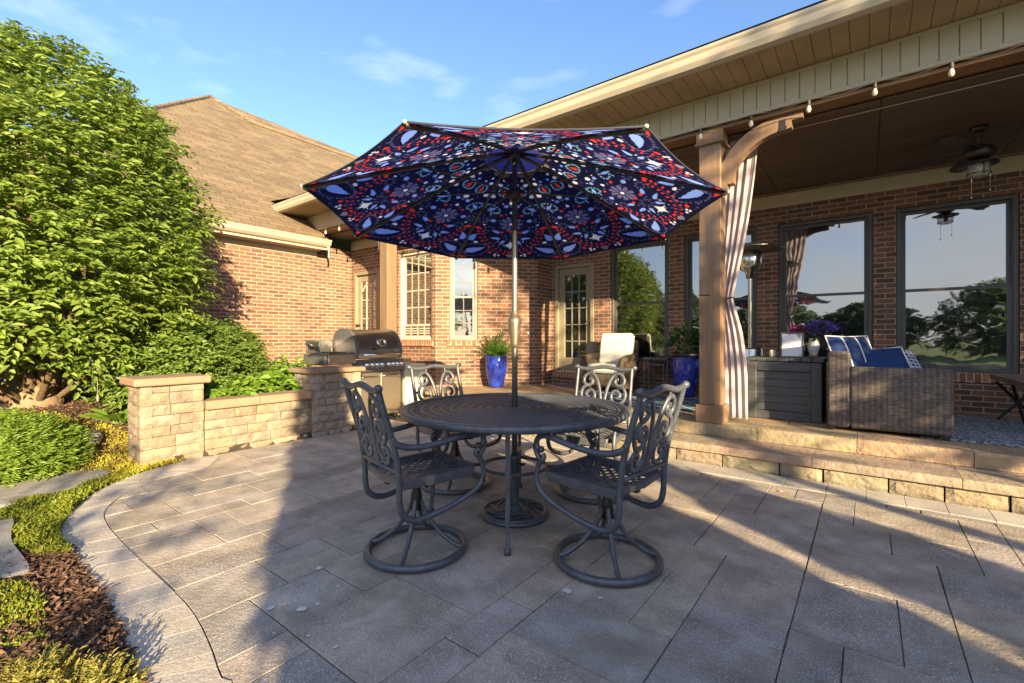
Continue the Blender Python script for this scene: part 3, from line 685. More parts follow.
# ------------------------------------------------------------------ grill (front faces +x)
gr = thing('gas_grill', (-6.03, 4.47, 0), 'stainless steel gas grill with dark hood and knobs against the brick wall', 'grill')
g = MB(); g.box(-.62, -.03, -.40, .40, .07, .86, .008); g.build('cabinet', m_steeld, gr)
for s in (-1, 1):
    g = MB(); a, b = (-.395, -.005) if s < 0 else (.005, .395); g.box(-.028, 0, a, b, .09, .76, .008); d_ = g.build('cabinet_door', m_steel, gr)
    g = MB(); g.tube(cr([(0, a+.05, .70), (.035, a+.06, .70), (.035, b-.06, .70), (0, b-.05, .70)], 4), .011, 8); g.build('handle', m_chrome, d_)
g = MB(); vs = [(-.1, -.44, .77), (.035, -.44, .78), (.0, -.44, .96), (-.1, -.44, .96)]; vs += [(x, .44, z) for x, y, z in vs]
g.add(vs, [(0, 1, 2, 3), (7, 6, 5, 4), (0, 4, 5, 1), (1, 5, 6, 2), (2, 6, 7, 3), (3, 7, 4, 0)]); g.build('control_panel', m_steeld, gr)
for y in (-.26, -.17, -.08, .01, .14, .22, .30, .38):
    g = MB(); M = Matrix.Translation((.018, y, .872)) @ Matrix.Rotation(R(80), 4, 'Y')
    q = MB(); q.lathe([(0, 0), (.042, 0), (.042, .008), (.032, .012), (.027, .045), (0, .047)], 14); g.add([M @ Vector(v) for v in q.v], q.f, smooth=True)
    q = MB(); q.box(-.02, .02, -.004, .004, .04, .05); g.add([M @ Vector(v) for v in q.v], q.f); g.build('knob', m_chrome, gr)
g = MB(); g.add([(.0305, -.40, .80), (.0305, -.32, .80), (.012, -.36, .90)], [(0, 1, 2)]); g.build('warning_sticker', mat('sticker_white', (.75, .74, .70), .5, 0, .03, 8, 0), gr)
prof = [(-.04, .97), (-.02, 1.06), (-.035, 1.16), (-.09, 1.28), (-.18, 1.37), (-.30, 1.42), (-.45, 1.42), (-.58, 1.36), (-.64, 1.22), (-.64, .97)]
pc = [tuple(p)[:2] for p in cr([(x, z, 0) for x, z in prof], 3)]
def hood(y0, y1, k=1.0):
    g = MB(); n = len(pc); sc2 = lambda p: (-.33+(p[0]+.33)*k, .97+(p[1]-.97)*k)
    vs = [(sc2(p)[0], y, sc2(p)[1]) for y in (y0, y1) for p in pc]
    g.add(vs, [(i, i+1, n+i+1, n+i) for i in range(n-1)], smooth=True); g.add(vs, [list(range(n)), [n+i for i in range(n)][::-1]]); return g
lid = hood(-.37, .37).build('hood', mat('hood_steel', (.50, .47, .42), .3, .95, .06, 4, .02, 20, rvar=.04), gr)
m_castg = mat('cast_grey', (.18, .18, .19), .42, .5, .08, 10, .05)
for a, b in ((-.43, -.371), (.371, .43)): hood(a, b, 1.025).build('hood_end', m_castg, lid)
g = MB(); g.tube([(.04, -.34, 1.03), (.04, .34, 1.03)], .016, 10); [g.box(-.03, .04, y-.012, y+.012, 1.02, 1.04) for y in (-.33, .33)]; g.build('hood_handle', m_chrome, lid)
g = MB(); M = Matrix.Translation((-.062, .06, 1.22)) @ Matrix.Rotation(R(65), 4, 'Y'); q = MB(); q.lathe([(0, .0), (.075, 0), (.07, .015), (.05, .018), (.048, .012), (0, .012)], 20); g.add([M @ Vector((v[0], v[1]*1.25, v[2])) for v in q.v], q.f, smooth=True); g.build('thermometer', m_chrome, lid)
g = MB(); g.add([(-.014, -.16, 1.11), (-.014, -.10, 1.105), (-.014, -.05, 1.115), (-.02, -.09, 1.128), (-.024, -.13, 1.138)], [(0, 1, 2, 3, 4)]); g.build('emblem', m_chrome, lid)
g = MB(); g.box(-.62, -.04, -.86, -.42, .90, 1.05, .012); sh = g.build('side_shelf', m_steel, gr)
g = MB(); g.box(-.63, -.03, -.92, -.862, .895, 1.056, .015); g.build('shelf_end', m_castg, sh)
g = MB(); g.box(-.60, -.06, -.84, -.44, 1.052, 1.062, .003); [g.tube([(-.55, y, 1.075), (-.12, y, 1.075)], .007, 6) for y in (-.76, -.70, -.64, -.58, -.52)]; g.build('burner_grate', m_black, sh)
g = MB(); g.box(-.66, -.63, -.86, -.46, 1.06, 1.26, .006); g.box(-.63, -.3, -.85, -.835, 1.16, 1.24, .004); g.tube(cr([(-.64, -.86, 1.25), (-.55, -.92, 1.25), (-.45, -.93, 1.21), (-.4, -.90, 1.18)], 5), .012, 8); g.build('burner_lid', m_steeld, sh)
g = MB(); g.box(-.6, -.05, .46, .66, .90, .95, .01); g.build('side_shelf', m_steel, gr)
for x in (-.56, -.1):
    for y in (-.34, .34): g = MB(); g.lathe([(0, 0), (.03, 0), (.035, .03), (.03, .068), (0, .068)], 12, (x, y, 0)); g.build('foot', m_black, gr)
# ------------------------------------------------------------------ dining table
TX, TY = cw(.02, 3.37)
tb = thing('dining_table', (TX, TY, 0), 'round dark cast-metal patio table with pierced top under the umbrella', 'table')
g = MB(); rr = .815
g.lathe([(rr-.05, .785), (rr-.03, .797), (rr-.008, .797), (rr, .785), (rr, .762), (rr-.012, .752), (rr-.05, .758), (rr-.05, .785)], 72)
for r_ in (.05, .11, .18, .25, .32, .39, .46, .53, .60, .67, .74): g.lathe([(r_-.007, .776), (r_-.006, .788), (r_+.006, .788), (r_+.007, .776), (r_-.007, .776)], 60)
def spiral(r0, r1, tw, nn, w):
    for k in range(nn):
        a0 = 2*math.pi*k/nn; L1, L2 = [], []
        for i in range(5):
            t = i/4; r = lerp(r0, r1, t); a = a0+tw*t; c, s = math.cos(a), math.sin(a)
            L1.append((r*c - w*s/2*-1, r*s - w*c/2)); L2.append((r*c + w*s/2*-1, r*s + w*c/2))
        vs = [(*p, .785) for p in L1] + [(*p, .785) for p in L2] + [(*p, .777) for p in L1] + [(*p, .777) for p in L2]
        g.add(vs, [(i, i+1, 6+i, 5+i) for i in range(4)] + [(10+i, 11+i, 16+i, 15+i) for i in range(4)] + [(i, i+1, 11+i, 10+i) for i in range(4)] + [(5+i, 6+i, 16+i, 15+i) for i in range(4)])
for r0, r1, nn in ((.05, .11, 18), (.11, .18, 30), (.18, .25, 42), (.25, .32, 54), (.32, .39, 66), (.39, .46, 78), (.46, .53, 90), (.53, .60, 102), (.60, .67, 112), (.67, .74, 122), (.74, rr-.045, 126)):
    w = .5*math.pi*2*((r0+r1)/2)/nn*.72
    spiral(r0, r1, .9*(r1-r0)/r1*2, nn, w); spiral(r0, r1, -.9*(r1-r0)/r1*2, nn, w)
g.build('tabletop', m_iron, tb)
tl = MB()
for k in range(4):
    a = math.atan2(-TY, -TX) - R(4) + k*math.pi/2; c, s = math.cos(a), math.sin(a)
    g = MB(); g.tube([(r_*c, r_*s, z) for r_, z in ((.60, .765), (.597, .6), (.60, .35), (.61, .12), (.622, .03))], [.02, .019, .018, .018, .019], 4, up=(c, s, 0)); g.lathe([(0, 0), (.022, 0), (.024, .03), (.02, .04), (0, .04)], 10, (.622*c, .622*s, 0)); g.build('leg', m_iron, tb)
    g = MB(); g.tube([(.235*c, .235*s, .36), (.59*c, .59*s, .36)], .011, 6); g.build('stretcher', m_iron, tb)
g = MB(); g.tube([(.235*math.cos(a), .235*math.sin(a), .36) for a in [2*math.pi*i/40 for i in range(40)]], .012, 8, closed=True); g.build('stretcher_ring', m_iron, tb)
# ------------------------------------------------------------------ swivel dining chair, built once facing +x
def seat_straps(g, w, x0, x1, zf, step=.062, sw=.030):
    for sgn in (1, -1):
        c = -1.2
        while c < 1.2:
            # line y = sgn*x + c clipped to the seat
            pts = []
            for x in (x0, x1):
                y = sgn*x + c
                if -w <= y <= w: pts.append((x, y))
            for y in (-w, w):
                x = (y-c)/sgn
                if x0 < x < x1: pts.append((x, y))
            if len(pts) == 2 and math.dist(*pts) > .03:
                (xa, ya), (xb, yb) = sorted(pts); nseg = 10; P = []
                ln = math.dist(*pts)
                for i in range(nseg+1):
                    t = i/nseg; x, y = lerp(xa, xb, t), lerp(ya, yb, t)
                    P.append((x, y, zf(x, y) + sgn*.0025*math.cos(math.pi*(x*sgn+y)/step*1.0)))
                g.tube(P, sw/2, 4, flat=.22, up=(0, 0, 1), smooth=False)
            c += step*1.414*.72
def make_chair(label):
    t = thing('dining_chair', (0, 0, 0), label, 'chair', 0, 'swivel chairs around the patio table')
    zf = lambda x, y: .505 - .018*math.cos(min(1, abs(y)/.24)*math.pi/2) - (.012*math.sin((x+.22)/.5*math.pi))
    g = MB(); g.tube([(-.215, -.235, .5), (.25, -.245, .505), (.275, -.2, .505), (.28, 0, .5), (.275, .2, .505), (.25, .245, .505), (-.215, .235, .5), (-.225, 0, .49)], .019, 4, closed=True, up=(0, 0, 1), flat=1.1)
    g.box(.262, .285, -.2, .2, .455, .495, .006); g.box(-.2, .24, -.246, -.232, .462, .49, .004); g.box(-.2, .24, .232, .246, .462, .49, .004)
    seat_straps(g, .235, -.215, .272, zf); g.build('seat', m_iron, t)
    ys = .245
    for s in (-1, 1):
        g = MB(); y = s*ys
        P = cr([(-.345, y, 1.02), (-.322, y, .93), (-.282, y, .80), (-.25, y, .68), (-.232, y, .56), (-.226, y, .48), (-.224, y, .40), (-.20, y, .325), (-.12, y, .285), (.03, y*1.03, .305), (.18, y*1.06, .35), (.275, y*1.08, .40), (.308, y*1.09, .465), (.300, y*1.09, .53), (.275, y*1.09, .585)], 4)
        g.tube(P, .0185, 6, up=(0, 1, 0), flat=.85); g.build('side_frame', m_iron, t)
        g = MB()
        P = cr([(-.27, y, .755), (-.235, y*1.03, .715), (-.14, y*1.07, .69), (0, y*1.1, .695), (.14, y*1.1, .715), (.235, y*1.09, .73), (.29, y*1.09, .715), (.308, y*1.09, .675), (.290, y*1.09, .64), (.262, y*1.09, .65)], 4)
        g.tube(P, .018, 6, up=(0, 1, 0), flat=1.0)
        g.tube(cr([(.300, y*1.09, .70), (.318, y*1.09, .655), (.30, y*1.09, .61), (.272, y*1.09, .585), (.252, y*1.09, .60), (.262, y*1.09, .622)], 4), .016, 6, up=(0, 1, 0)); g.build('armrest', m_iron, t)
        g = MB(); g.ell((-.35, s*.262, 1.025), .022, .03, .022, 10, 6); g.build('finial', m_iron, t)
    bx = lambda z: -.225 - .122*max(0, (z-.5)/.535)**1.1                # the plane of the back
    g = MB()
    g.tube(cr([(bx(1.03)-.002, -.262, 1.02), (bx(1.02), -.16, 1.006), (bx(1.03), -.06, 1.022), (bx(1.04), 0, 1.028), (bx(1.03), .06, 1.022), (bx(1.02), .16, 1.006), (bx(1.03)-.002, .262, 1.02)], 5), .019, 6)
    g.build('top_rail', m_iron, t)
    g = MB(); g.tube([(bx(.57), -ys, .565), (bx(.57), ys, .565)], .013, 6); g.build('lower_rail', m_iron, t)
    g = MB()
    def sp(pts, r=.0165):
        for s in (-1, 1): g.tube([(bx(p[1]), s*p[0], p[1]) for p in [tuple(q)[:2] for q in cr([(a, b, 0) for a, b in pts], 5)]], r, 6, flat=.6, up=(1, 0, 0))
    # centre fan that opens upward, ending in a scroll under the rail
    sp([(.012, .57), (.014, .68), (.025, .79), (.055, .90), (.10, .965), (.15, .965), (.182, .925), (.175, .88), (.135, .865), (.105, .885), (.108, .915), (.135, .92)])
    # large ring scroll in the middle
    sp([(.135, .865), (.18, .845), (.20, .79), (.18, .735), (.13, .71), (.085, .735), (.075, .785), (.10, .82), (.14, .81), (.152, .775), (.125, .76)])
    # lower heart scroll
    sp([(.085, .735), (.055, .68), (.07, .62), (.115, .595), (.165, .61), (.185, .655), (.165, .69), (.13, .685), (.125, .655), (.145, .645)])
    sp([(.016, .575), (.05, .585), (.075, .61)], .010); sp([(.20, .79), (.225, .80)], .010); sp([(.185, .655), (.235, .66)], .010); sp([(.10, .965), (.10, 1.015)], .010)
    g.build('back_scrollwork', m_iron, t)
    g = MB(); g.box(-.12, .1, -.08, .08, .405, .455, .006); g.lathe([(0, .25), (.034, .25), (.034, .34), (.024, .37), (.024, .41), (0, .41)], 14); g.box(-.2, .25, -.02, .02, .44, .475); g.tube([(.02, -.10, .42), (.02, .10, .42)], .02, 10); g.build('swivel_unit', m_black, t)
    for k in range(4):
        a = math.pi/4 + k*math.pi/2; c, s = math.cos(a), math.sin(a)
        g = MB(); g.tube([(r_*c, r_*s, z) for r_, z in [tuple(q)[:2] for q in cr([(.02, .315, 0), (.045, .255, 0), (.09, .18, 0), (.155, .105, 0), (.23, .052, 0), (.285, .032, 0)], 4)]], .0145, 6); g.build('leg', m_iron, t)
    g = MB(); g.tube([(.29*math.cos(a), .29*math.sin(a), .026) for a in [2*math.pi*i/48 for i in range(48)]], .022, 8, closed=True, flat=1.0); g.build('base_ring', m_iron, t)
    return t
specs = [(-.58, 2.81, (.78, .62), 'shaded swivel chair in front left of the table, its back towards the camera'),
         (.55, 2.67, (-.72, .69), 'swivel chair in front right of the table with sunlit top rail and lattice seat'),
         (-.50, 4.06, (.64, -.77), 'swivel chair behind the table on the grill side, its scroll back facing the camera'),
         (.67, 3.85, (-.47, -.88), 'pale sunlit swivel chair behind the table on the porch step side')]
ch0 = make_chair(specs[0][3])
for i, (X, Y, f, lab) in enumerate(specs):
    c = ch0 if i == 0 else copy_tree(ch0)
    x, y = cw(X, Y); fx, fy = cw(*f); c.location = (x, y, .002); c.rotation_euler = (0, 0, math.atan2(fy, fx)); c['label'] = lab
# ------------------------------------------------------------------ umbrella and its stand
us_ = thing('umbrella_stand', (TX, TY, 0), 'round ornate cast-iron umbrella stand on the pavers under the table', 'umbrella stand')
g = MB(); g.lathe([(0, .004), (.245, .004), (.25, .02), (.24, .034), (.215, .038), (.2, .032), (.06, .045), (.05, .07), (.034, .085), (0, .085)], 40)
g.tube([(.225*math.cos(a), .225*math.sin(a), .036) for a in [2*math.pi*i/40 for i in range(40)]], .011, 6, closed=True)
for k in range(10):
    a0 = 2*math.pi*k/10; P = []
    for i in range(12):
        t = i/11; a = a0 + .45*math.sin(t*5.0); r_ = lerp(.075, .205, t); P.append((r_*math.cos(a), r_*math.sin(a), .040))
    g.tube(P, .008, 5)
g.build('base_plate', m_iron, us_)
g = MB(); g.lathe([(.033, .05), (.033, .40), (.036, .405), (.036, .43), (.027, .44)], 18); g.build('tube', m_iron, us_)
g = MB(); g.tube([(.034, 0, .38), (.075, 0, .38)], .008, 8); g.tube([(.075, -.02, .38), (.075, .02, .38)], .009, 8); g.build('clamp_knob', m_black, us_)
um = thing('patio_umbrella', (TX, TY, .05), 'navy paisley patio umbrella with red, blue and white print standing through the table', 'umbrella')
m_pole = mat('champagne_pole', (.42, .36, .28), .32, .85, .05, 6, 0); m_poled = mat('bronze_pole', (.07, .065, .065), .38, .7, .08, 6, 0)
g = MB(); g.lathe([(0, 0), (.0215, 0), (.0215, 1.19)], 18); g.build('lower_pole', mat('grey_pole', (.22, .21, .20), .35, .8, .05, 6, 0), um)
g = MB(); g.lathe([(.0205, 1.43), (.0205, 2.02)], 18); g.build('upper_pole', m_pole, um)
g = MB(); g.lathe([(.0198, 2.02), (.0198, 2.60), (0, 2.61)], 18); g.build('top_pole', m_poled, um)
g = MB(); g.lathe([(.0215, 1.165), (.028, 1.17), (.03, 1.20), (.042, 1.30), (.046, 1.36), (.046, 1.385), (.034, 1.392), (.028, 1.425), (.0205, 1.44)], 20); cb = g.build('crank_housing', m_pole, um)
g = MB(); g.tube([(.03, .02, 1.28), (.085, .05, 1.28), (.09, .056, 1.25)], .006, 8); g.build('crank_handle', m_pole, cb)
RC, AP, NP = 1.41, 2.61, 8
rimz = lambda a: 2.14 + .0  # before tilt
TILT_AX = Vector(cw(1, 0) + (0,)); TM = Matrix.Translation((0, 0, 2.3)) @ Matrix.Rotation(R(3.3), 4, TILT_AX).inverted() @ Matrix.Translation((0, 0, -2.3))
def canP(f, ang, drop=0.0):                                 # f 0 rim .. 1 apex along a rib
    r_ = RC*(1-f); z = 2.118 + (AP-2.118)*(1-(1-f)**1.12) - drop
    return TM @ Vector((r_*math.cos(ang), r_*math.sin(ang), z))
A0 = YAW + R(90) + R(22.5+2.0)
SL = 1.39
def print_img(S, Yv):                                       # the paisley print in metres on one panel: S across, Yv up from the rim
    navy = np.array(lin(24, 26, 60)); img = np.ones(S.shape + (3,))*navy
    c_bl, c_red, c_wh, c_gr, c_pur, c_teal, c_dk = map(np.array, (lin(135, 165, 246), lin(220, 62, 46), lin(232, 232, 240), lin(84, 88, 124), lin(104, 100, 142), lin(120, 170, 196), lin(10, 10, 28)))
    def put(m, c): img[m] = c
    def dot(x, y, r1, c, r2_=None, ang=0):
        r2_ = r2_ or r1; ca, sa = math.cos(ang), math.sin(ang); dx, dy = S-x, Yv-y; a = dx*ca+dy*sa; b = -dx*sa+dy*ca
        put((a/r1)**2+(b/r2_)**2 < 1, c)
    def drop(x, y, ln, wd, ang, c, curl=0.0, halo=0, hc=None, rim=None):
        ca, sa = math.cos(ang), math.sin(ang); dx, dy = S-x, Yv-y; a = dx*ca+dy*sa; b = -dx*sa+dy*ca
        def msk(k):
            q = (a/k+ln/2)/ln; q = np.clip(q, 0, 1); w = wd*.5*np.sin(np.pi*q**.55); off = curl*q*q
            return (np.abs(b-off) < w*k) & (a > -ln/2*k) & (a < ln/2*k)
        if rim is not None: put(msk(1.28), rim)
        put(msk(1.0), c)
        for i in range(halo):
            t = 2*math.pi*i/halo; q = .5+.5*math.cos(t)
            aa = math.cos(t)*ln*.68; bb = math.sin(t)*wd*(1.25-.35*math.cos(t)) + curl*q*q
            dot(x+aa*ca-bb*sa, y+aa*sa+bb*ca, .012, hc, .008, ang+t+1.57)
    for sg in (-1, 1):
        drop(sg*.335, .135, .205, .074, (.12 if sg < 0 else math.pi-.12), c_bl, .045*-sg, 24, c_gr, c_dk)
        drop(sg*.36, .345, .125, .062, math.pi/2+sg*.5, c_bl, .02*sg)
        drop(sg*.305, .475, .085, .036, (math.pi-.25 if sg < 0 else .25), c_red, 0)
        drop(sg*.20, .10, .05, .035, sg*.6, c_red)
        dot(sg*.33, .265, .020, c_wh, .014); dot(sg*.29, .055, .010, c_gr); dot(sg*.45, .22, .012, c_gr); dot(sg*.42, .28, .010, c_gr)
        # red garland
        pts = cr([(sg*.275, .43, 0), (sg*.26, .33, 0), (sg*.205, .225, 0), (sg*.12, .13, 0), (sg*.02, .085, 0)], 9)
        for i, p in enumerate(pts):
            t = (pts[min(i+1, len(pts)-1)]-pts[max(i-1, 0)]).normalized(); nx_, ny_ = -t.y, t.x
            dot(p.x, p.y, .0035, c_gr)
            if i % 4 == 0:
                for s2 in (-1, 1): dot(p.x+s2*nx_*.024, p.y+s2*ny_*.024, .014, c_red, .009, math.atan2(ny_, nx_)+.5*s2)
        drop(sg*.145, .44, .085, .036, math.atan2(-.08, -sg*.14)+math.pi, c_bl); drop(sg*.15, .335, .10, .034, math.atan2(.02, sg*.14), c_bl); drop(sg*.085, .265, .085, .034, math.atan2(-.1, sg*.08), c_bl)
        for i in range(8):
            t = math.pi*2*i/8; dot(sg*.25+.045*math.cos(t), .585+.03*math.sin(t), .011, c_gr, .007, t)
            dot(sg*.20+.04*math.cos(t), .475+.03*math.sin(t), .011, c_gr, .007, t)
        dot(sg*.16, .585, .024, c_bl, .018); dot(sg*.09, .66, .018, c_red, .012); dot(sg*.085, .43, .020, c_red, .013)
        for i in range(14):
            t = 2*math.pi*i/14; dot(sg*.165+.062*math.cos(t), .735+.047*math.sin(t)+.02*math.cos(t)*sg, .010, c_teal, .008)
        drop(sg*.165, .735, .075, .034, (.5 if sg < 0 else math.pi-.5), c_bl)
        dot(sg*.165, .885, .026, c_wh, .021); dot(sg*.05, .78, .020, c_bl, .016)
        drop(sg*.065, .945, .075, .036, math.pi/2+sg*.25, c_red, 0, 12, c_teal)
        dot(sg*.10, 1.02, .020, c_wh, .016); dot(sg*.035, 1.03, .012, c_bl); dot(sg*.07, 1.075, .011, c_wh)
        dot(sg*.15, .075, .012, c_wh); dot(sg*.155, .045, .012, c_wh); dot(sg*.115, .052, .013, c_wh); dot(sg*.24, .03, .009, c_gr)
        drop(sg*.47, .03, .07, .034, (math.pi if sg > 0 else 0), c_red); drop(sg*.44, .11, .07, .03, 1.57, c_gr)
        for i in range(7): dot(sg*(.38+.012*i), .44+.028*i-.03, .009, c_gr)
    dot(.0, .82, .024, c_wh, .02); dot(0, .70, .016, c_wh)
    rq_ = random.Random(8)
    for i in range(150):
        x_, y_ = rq_.uniform(0, .5), rq_.uniform(.02, 1.1); k_ = rq_.uniform(.006, .0115); cl = rq_.choice([c_gr, c_gr, c_pur, c_teal, c_wh])
        d2 = ((S-x_)**2+(Yv-y_)**2) < (k_*2.1)**2
        if d2.any() and np.abs(img[d2]-navy).max() < 1e-6:
            a_ = rq_.uniform(0, 3)
            for sg in (-1, 1): dot(sg*x_, y_, k_*1.3, cl, k_*.75, a_*sg)
    # flower
    for i in range(10):
        t = 2*math.pi*i/10; drop(.062*math.cos(t), .545+.062*math.sin(t), .085, .036, t+math.pi, c_pur)
    dot(0, .545, .019, c_wh, .016); dot(0, .44, .017, c_red)
    for i in range(8):
        t = 2*math.pi*i/8; dot(.055*math.cos(t), .345+.045*math.sin(t), .020, c_gr, .006, t)
    star = (np.abs(S)**.55 + np.abs(Yv-.225)**.55) < .068**.55*1.08; put(star, c_wh)
    put((np.abs(S)+np.abs(Yv-.045)) < .034, np.array(lin(110, 130, 150)))
    cent = Yv > 1.145; put(cent, np.array(lin(58, 50, 128)))
    for s0 in (-.055, .055): drop(s0, 1.135, .07, .052, (0 if s0 < 0 else math.pi), np.array(lin(112, 110, 98)))
    return img
NF, NT_ = 186, 150
fv = np.linspace(0, 1, NF)[:, None]*np.ones((1, NT_)); tv = np.ones((NF, 1))*np.linspace(0, 1, NT_)[None, :]
S_ = (tv-.5)*2*(1-fv)*RC*math.sin(R(22.5)); Y_ = fv*SL
img = print_img(S_, Y_)
me = bpy.data.meshes.new('canopy'); V = []; Cc = []; Fq = []
for p in range(NP):
    a, b = A0 - p*R(45), A0 - (p+1)*R(45)
    o_ = len(V)
    RA = [canP(f, a) for f in fv[:, 0]]; RB = [canP(f, b) for f in fv[:, 0]]
    for i in range(NF):
        sag = .022*math.sin(math.pi*min(1, fv[i, 0]*1.15))+ .012
        for j in range(NT_):
            t = tv[0, j]; q = RA[i].lerp(RB[i], t); w = 4*t*(1-t)
            q = q - Vector((0, 0, 1))*0; cx = Vector((q.x, q.y, 0)); q = q - cx*(.03*w*max(0, 1-fv[i, 0]*3)**1.5) - Vector((0, 0, sag*w*.6)); V.append(tuple(q))
    Cc.append(img.reshape(-1, 3))
    idx = np.arange(NF*NT_).reshape(NF, NT_)+o_
    idx = idx[:int(NF*.835)]; Fq.append(np.stack([idx[:-1, :-1], idx[:-1, 1:], idx[1:, 1:], idx[1:, :-1]], -1).reshape(-1, 4))
me.from_pydata(V, [], np.concatenate(Fq).tolist())
ca = me.color_attributes.new('Col', 'FLOAT_COLOR', 'POINT'); cc = np.ones((len(V), 4), dtype=np.float32); cc[:, :3] = np.concatenate(Cc); ca.data.foreach_set('color', cc.ravel())
me.polygons.foreach_set('use_smooth', [True]*len(me.polygons))
m_can = attr_mat('canopy_fabric', .62); me.materials.append(m_can); me.update()
can = bpy.data.objects.new('canopy', me); COL.objects.link(can); can.parent = um
m_navy = mat('navy_fabric', lin(60, 56, 120), .85, 0, .05, 20, .1)
g = MB()
for p in range(NP):
    a, b = A0-p*R(45), A0-(p+1)*R(45)
    q = [canP(.80, a), canP(.80, b), canP(1, a)]; g.add([v+Vector((0, 0, .035)) for v in q], [(0, 1, 2)])
g.build('vent', leaf_mat('vent_fabric', [lin(66, 60, 130), lin(60, 54, 122)], .6, .8), can)
g = MB()                                                    # hem binding along the rim
rim = [canP(0, A0-p*R(45)) for p in range(NP)]
P = []
for p in range(NP):
    for k in range(8):
        t = k/8; q = rim[p].lerp(rim[(p+1) % NP], t); w = 4*t*(1-t); cx = Vector((q.x, q.y, 0)); P.append(q-cx*.03*w-Vector((0, 0, .012*w*.6)))
g.tube(P, .006, 5, closed=True); g.build('hem', mat('hem_tape', (.03, .03, .055), .8, 0, .05, 9, 0), can)
hubz = TM @ Vector((0, 0, AP-.035)); runz = Vector((0, 0, 2.285))
for p in range(NP):
    a = A0-p*R(45)
    g = MB(); g.tube([canP(f, a, .014) for f in (0.005, .2, .4, .6, .8, .985)], .014, 6); rb = g.build('rib', m_poled, um)
    g = MB(); g.tube([runz+Vector((.03*math.cos(a), .03*math.sin(a), .02)), canP(.52, a, .024)], .0065, 6); g.build('strut', m_poled, rb)
    g = MB(); q = canP(0, a); g.ell(tuple(q), .012, .012, .010, 8, 6); g.build('rib_tip', m_white, rb)
g = MB(); g.lathe([(.02, 2.24), (.04, 2.245), (.045, 2.29), (.04, 2.325), (.02, 2.33)], 16); g.build('runner', m_black, um)
g = MB(); g.lathe([(0, AP-.07), (.04, AP-.065), (.045, AP-.03), (.03, AP+.01), (.012, AP+.05), (.02, AP+.075), (0, AP+.10)], 16); g.build('top_hub', m_black, um)
# ------------------------------------------------------------------ on the porch
m_cb = mat('storage_box', (.062, .066, .074), .5, 0, .25, 5, .12, 12, stretch=(1, 1, 9), bd=.003)
bx = thing('storage_box', (-.77, 6.38, ZP), 'dark grey plank-sided deck storage box beside the porch post', 'storage box')
g = MB(); g.box(-.36, .36, -.26, .28, .012, .66, .01); g.build('box_body', m_cb, bx)
g = MB(); z = .10
for k in range(5): g.box(-.27, .27, -.268, -.262, z, z+.088, .003); z += .0915
g.build('side_planks', m_cb, bx)
g = MB()
for a, b in ((-.372, -.272), (.272, .372)): g.box(a, b, -.302, -.258, .0, .665, .006)
g.box(-.272, .272, -.299, -.259, .0, .095, .006); g.box(-.272, .272, -.299, -.259, .56, .664, .006)
g.box(.352, .374, -.255, .29, .0, .662, .006); g.box(-.374, -.352, -.255, .29, .0, .662, .006); g.build('corner_frame', m_cb, bx)
g = MB(); x = -.395
while x < .38: g.box(x+.002, min(x+.112, .395)-.002, -.305, .30, .672, .712, .006); x += .113
g.build('lid', m_cb, bx)
zb = ZP+.713
pf = thing('picture_frame', (-.70, 6.22, zb), 'grey picture frame with a pale print leaning on the storage box lid', 'picture frame')
LM = Matrix.Rotation(R(-12), 4, 'X')
def lbox(g, *a, **k): q = MB(); q.box(*a, **k); g.add([LM @ Vector(v) for v in q.v], q.f)
g = MB(); w, h = .118, .30
lbox(g, -w, -w+.018, 0, .02, 0, h, b=.003); lbox(g, w-.018, w, 0, .02, 0, h, b=.003); lbox(g, -w+.018, w-.018, 0, .02, 0, .018, b=.003); lbox(g, -w+.018, w-.018, 0, .02, h-.018, h, b=.003); lbox(g, -.01, .01, .02, .08, 0, .02)
g.build('frame', mat('frame_grey', (.09, .095, .10), .5, 0, .1, 9, .05), pf)
def art_mat():
    m, nt, p, o = base('print_paper'); t = NN(nt, 'ShaderNodeTexCoord')
    mp = NN(nt, 'ShaderNodeMapping'); nt.links.new(t.outputs['Object'], mp.inputs['Vector']); mp.inputs['Scale'].default_value = (14, 14, 14)
    a = noisef(nt, mp.outputs[0], .9, 3, .6); b = noisef(nt, mp.outputs[0], 1.7, 2, .5)
    c = mixc(nt, rampf(nt, a, .60, .64), (.72, .73, .76), (.16, .17, .20)); c = mixc(nt, rampf(nt, b, .66, .70), c, (.55, .33, .10)); nt.links.new(c, p.inputs['Base Color']); p.inputs['Roughness'].default_value = .35; return m
g = MB(); lbox(g, -w+.016, w-.016, .008, .012, .016, h-.016); g.build('print', art_mat(), pf)
vz = thing('flower_vase', (-.50, 6.40, zb), 'white figured vase of pink and purple flowers on the storage box', 'vase')
g = MB(); g.lathe([(0, 0), (.045, 0), (.05, .012), (.035, .03), (.05, .07), (.062, .12), (.055, .17), (.045, .20), (.055, .225), (.05, .222), (.04, .2), (0, .2)], 20); g.build('vase_body', mat('vase_glaze', (.62, .62, .60), .25, 0, .3, 18, .02), vz)
g = MB(); g.lathe([(.046, .001), (.052, .004), (.052, .026), (.04, .03)], 18); g.build('vase_foot', mat('terracotta', (.32, .14, .07), .7, 0, .1, 8, .05), vz)
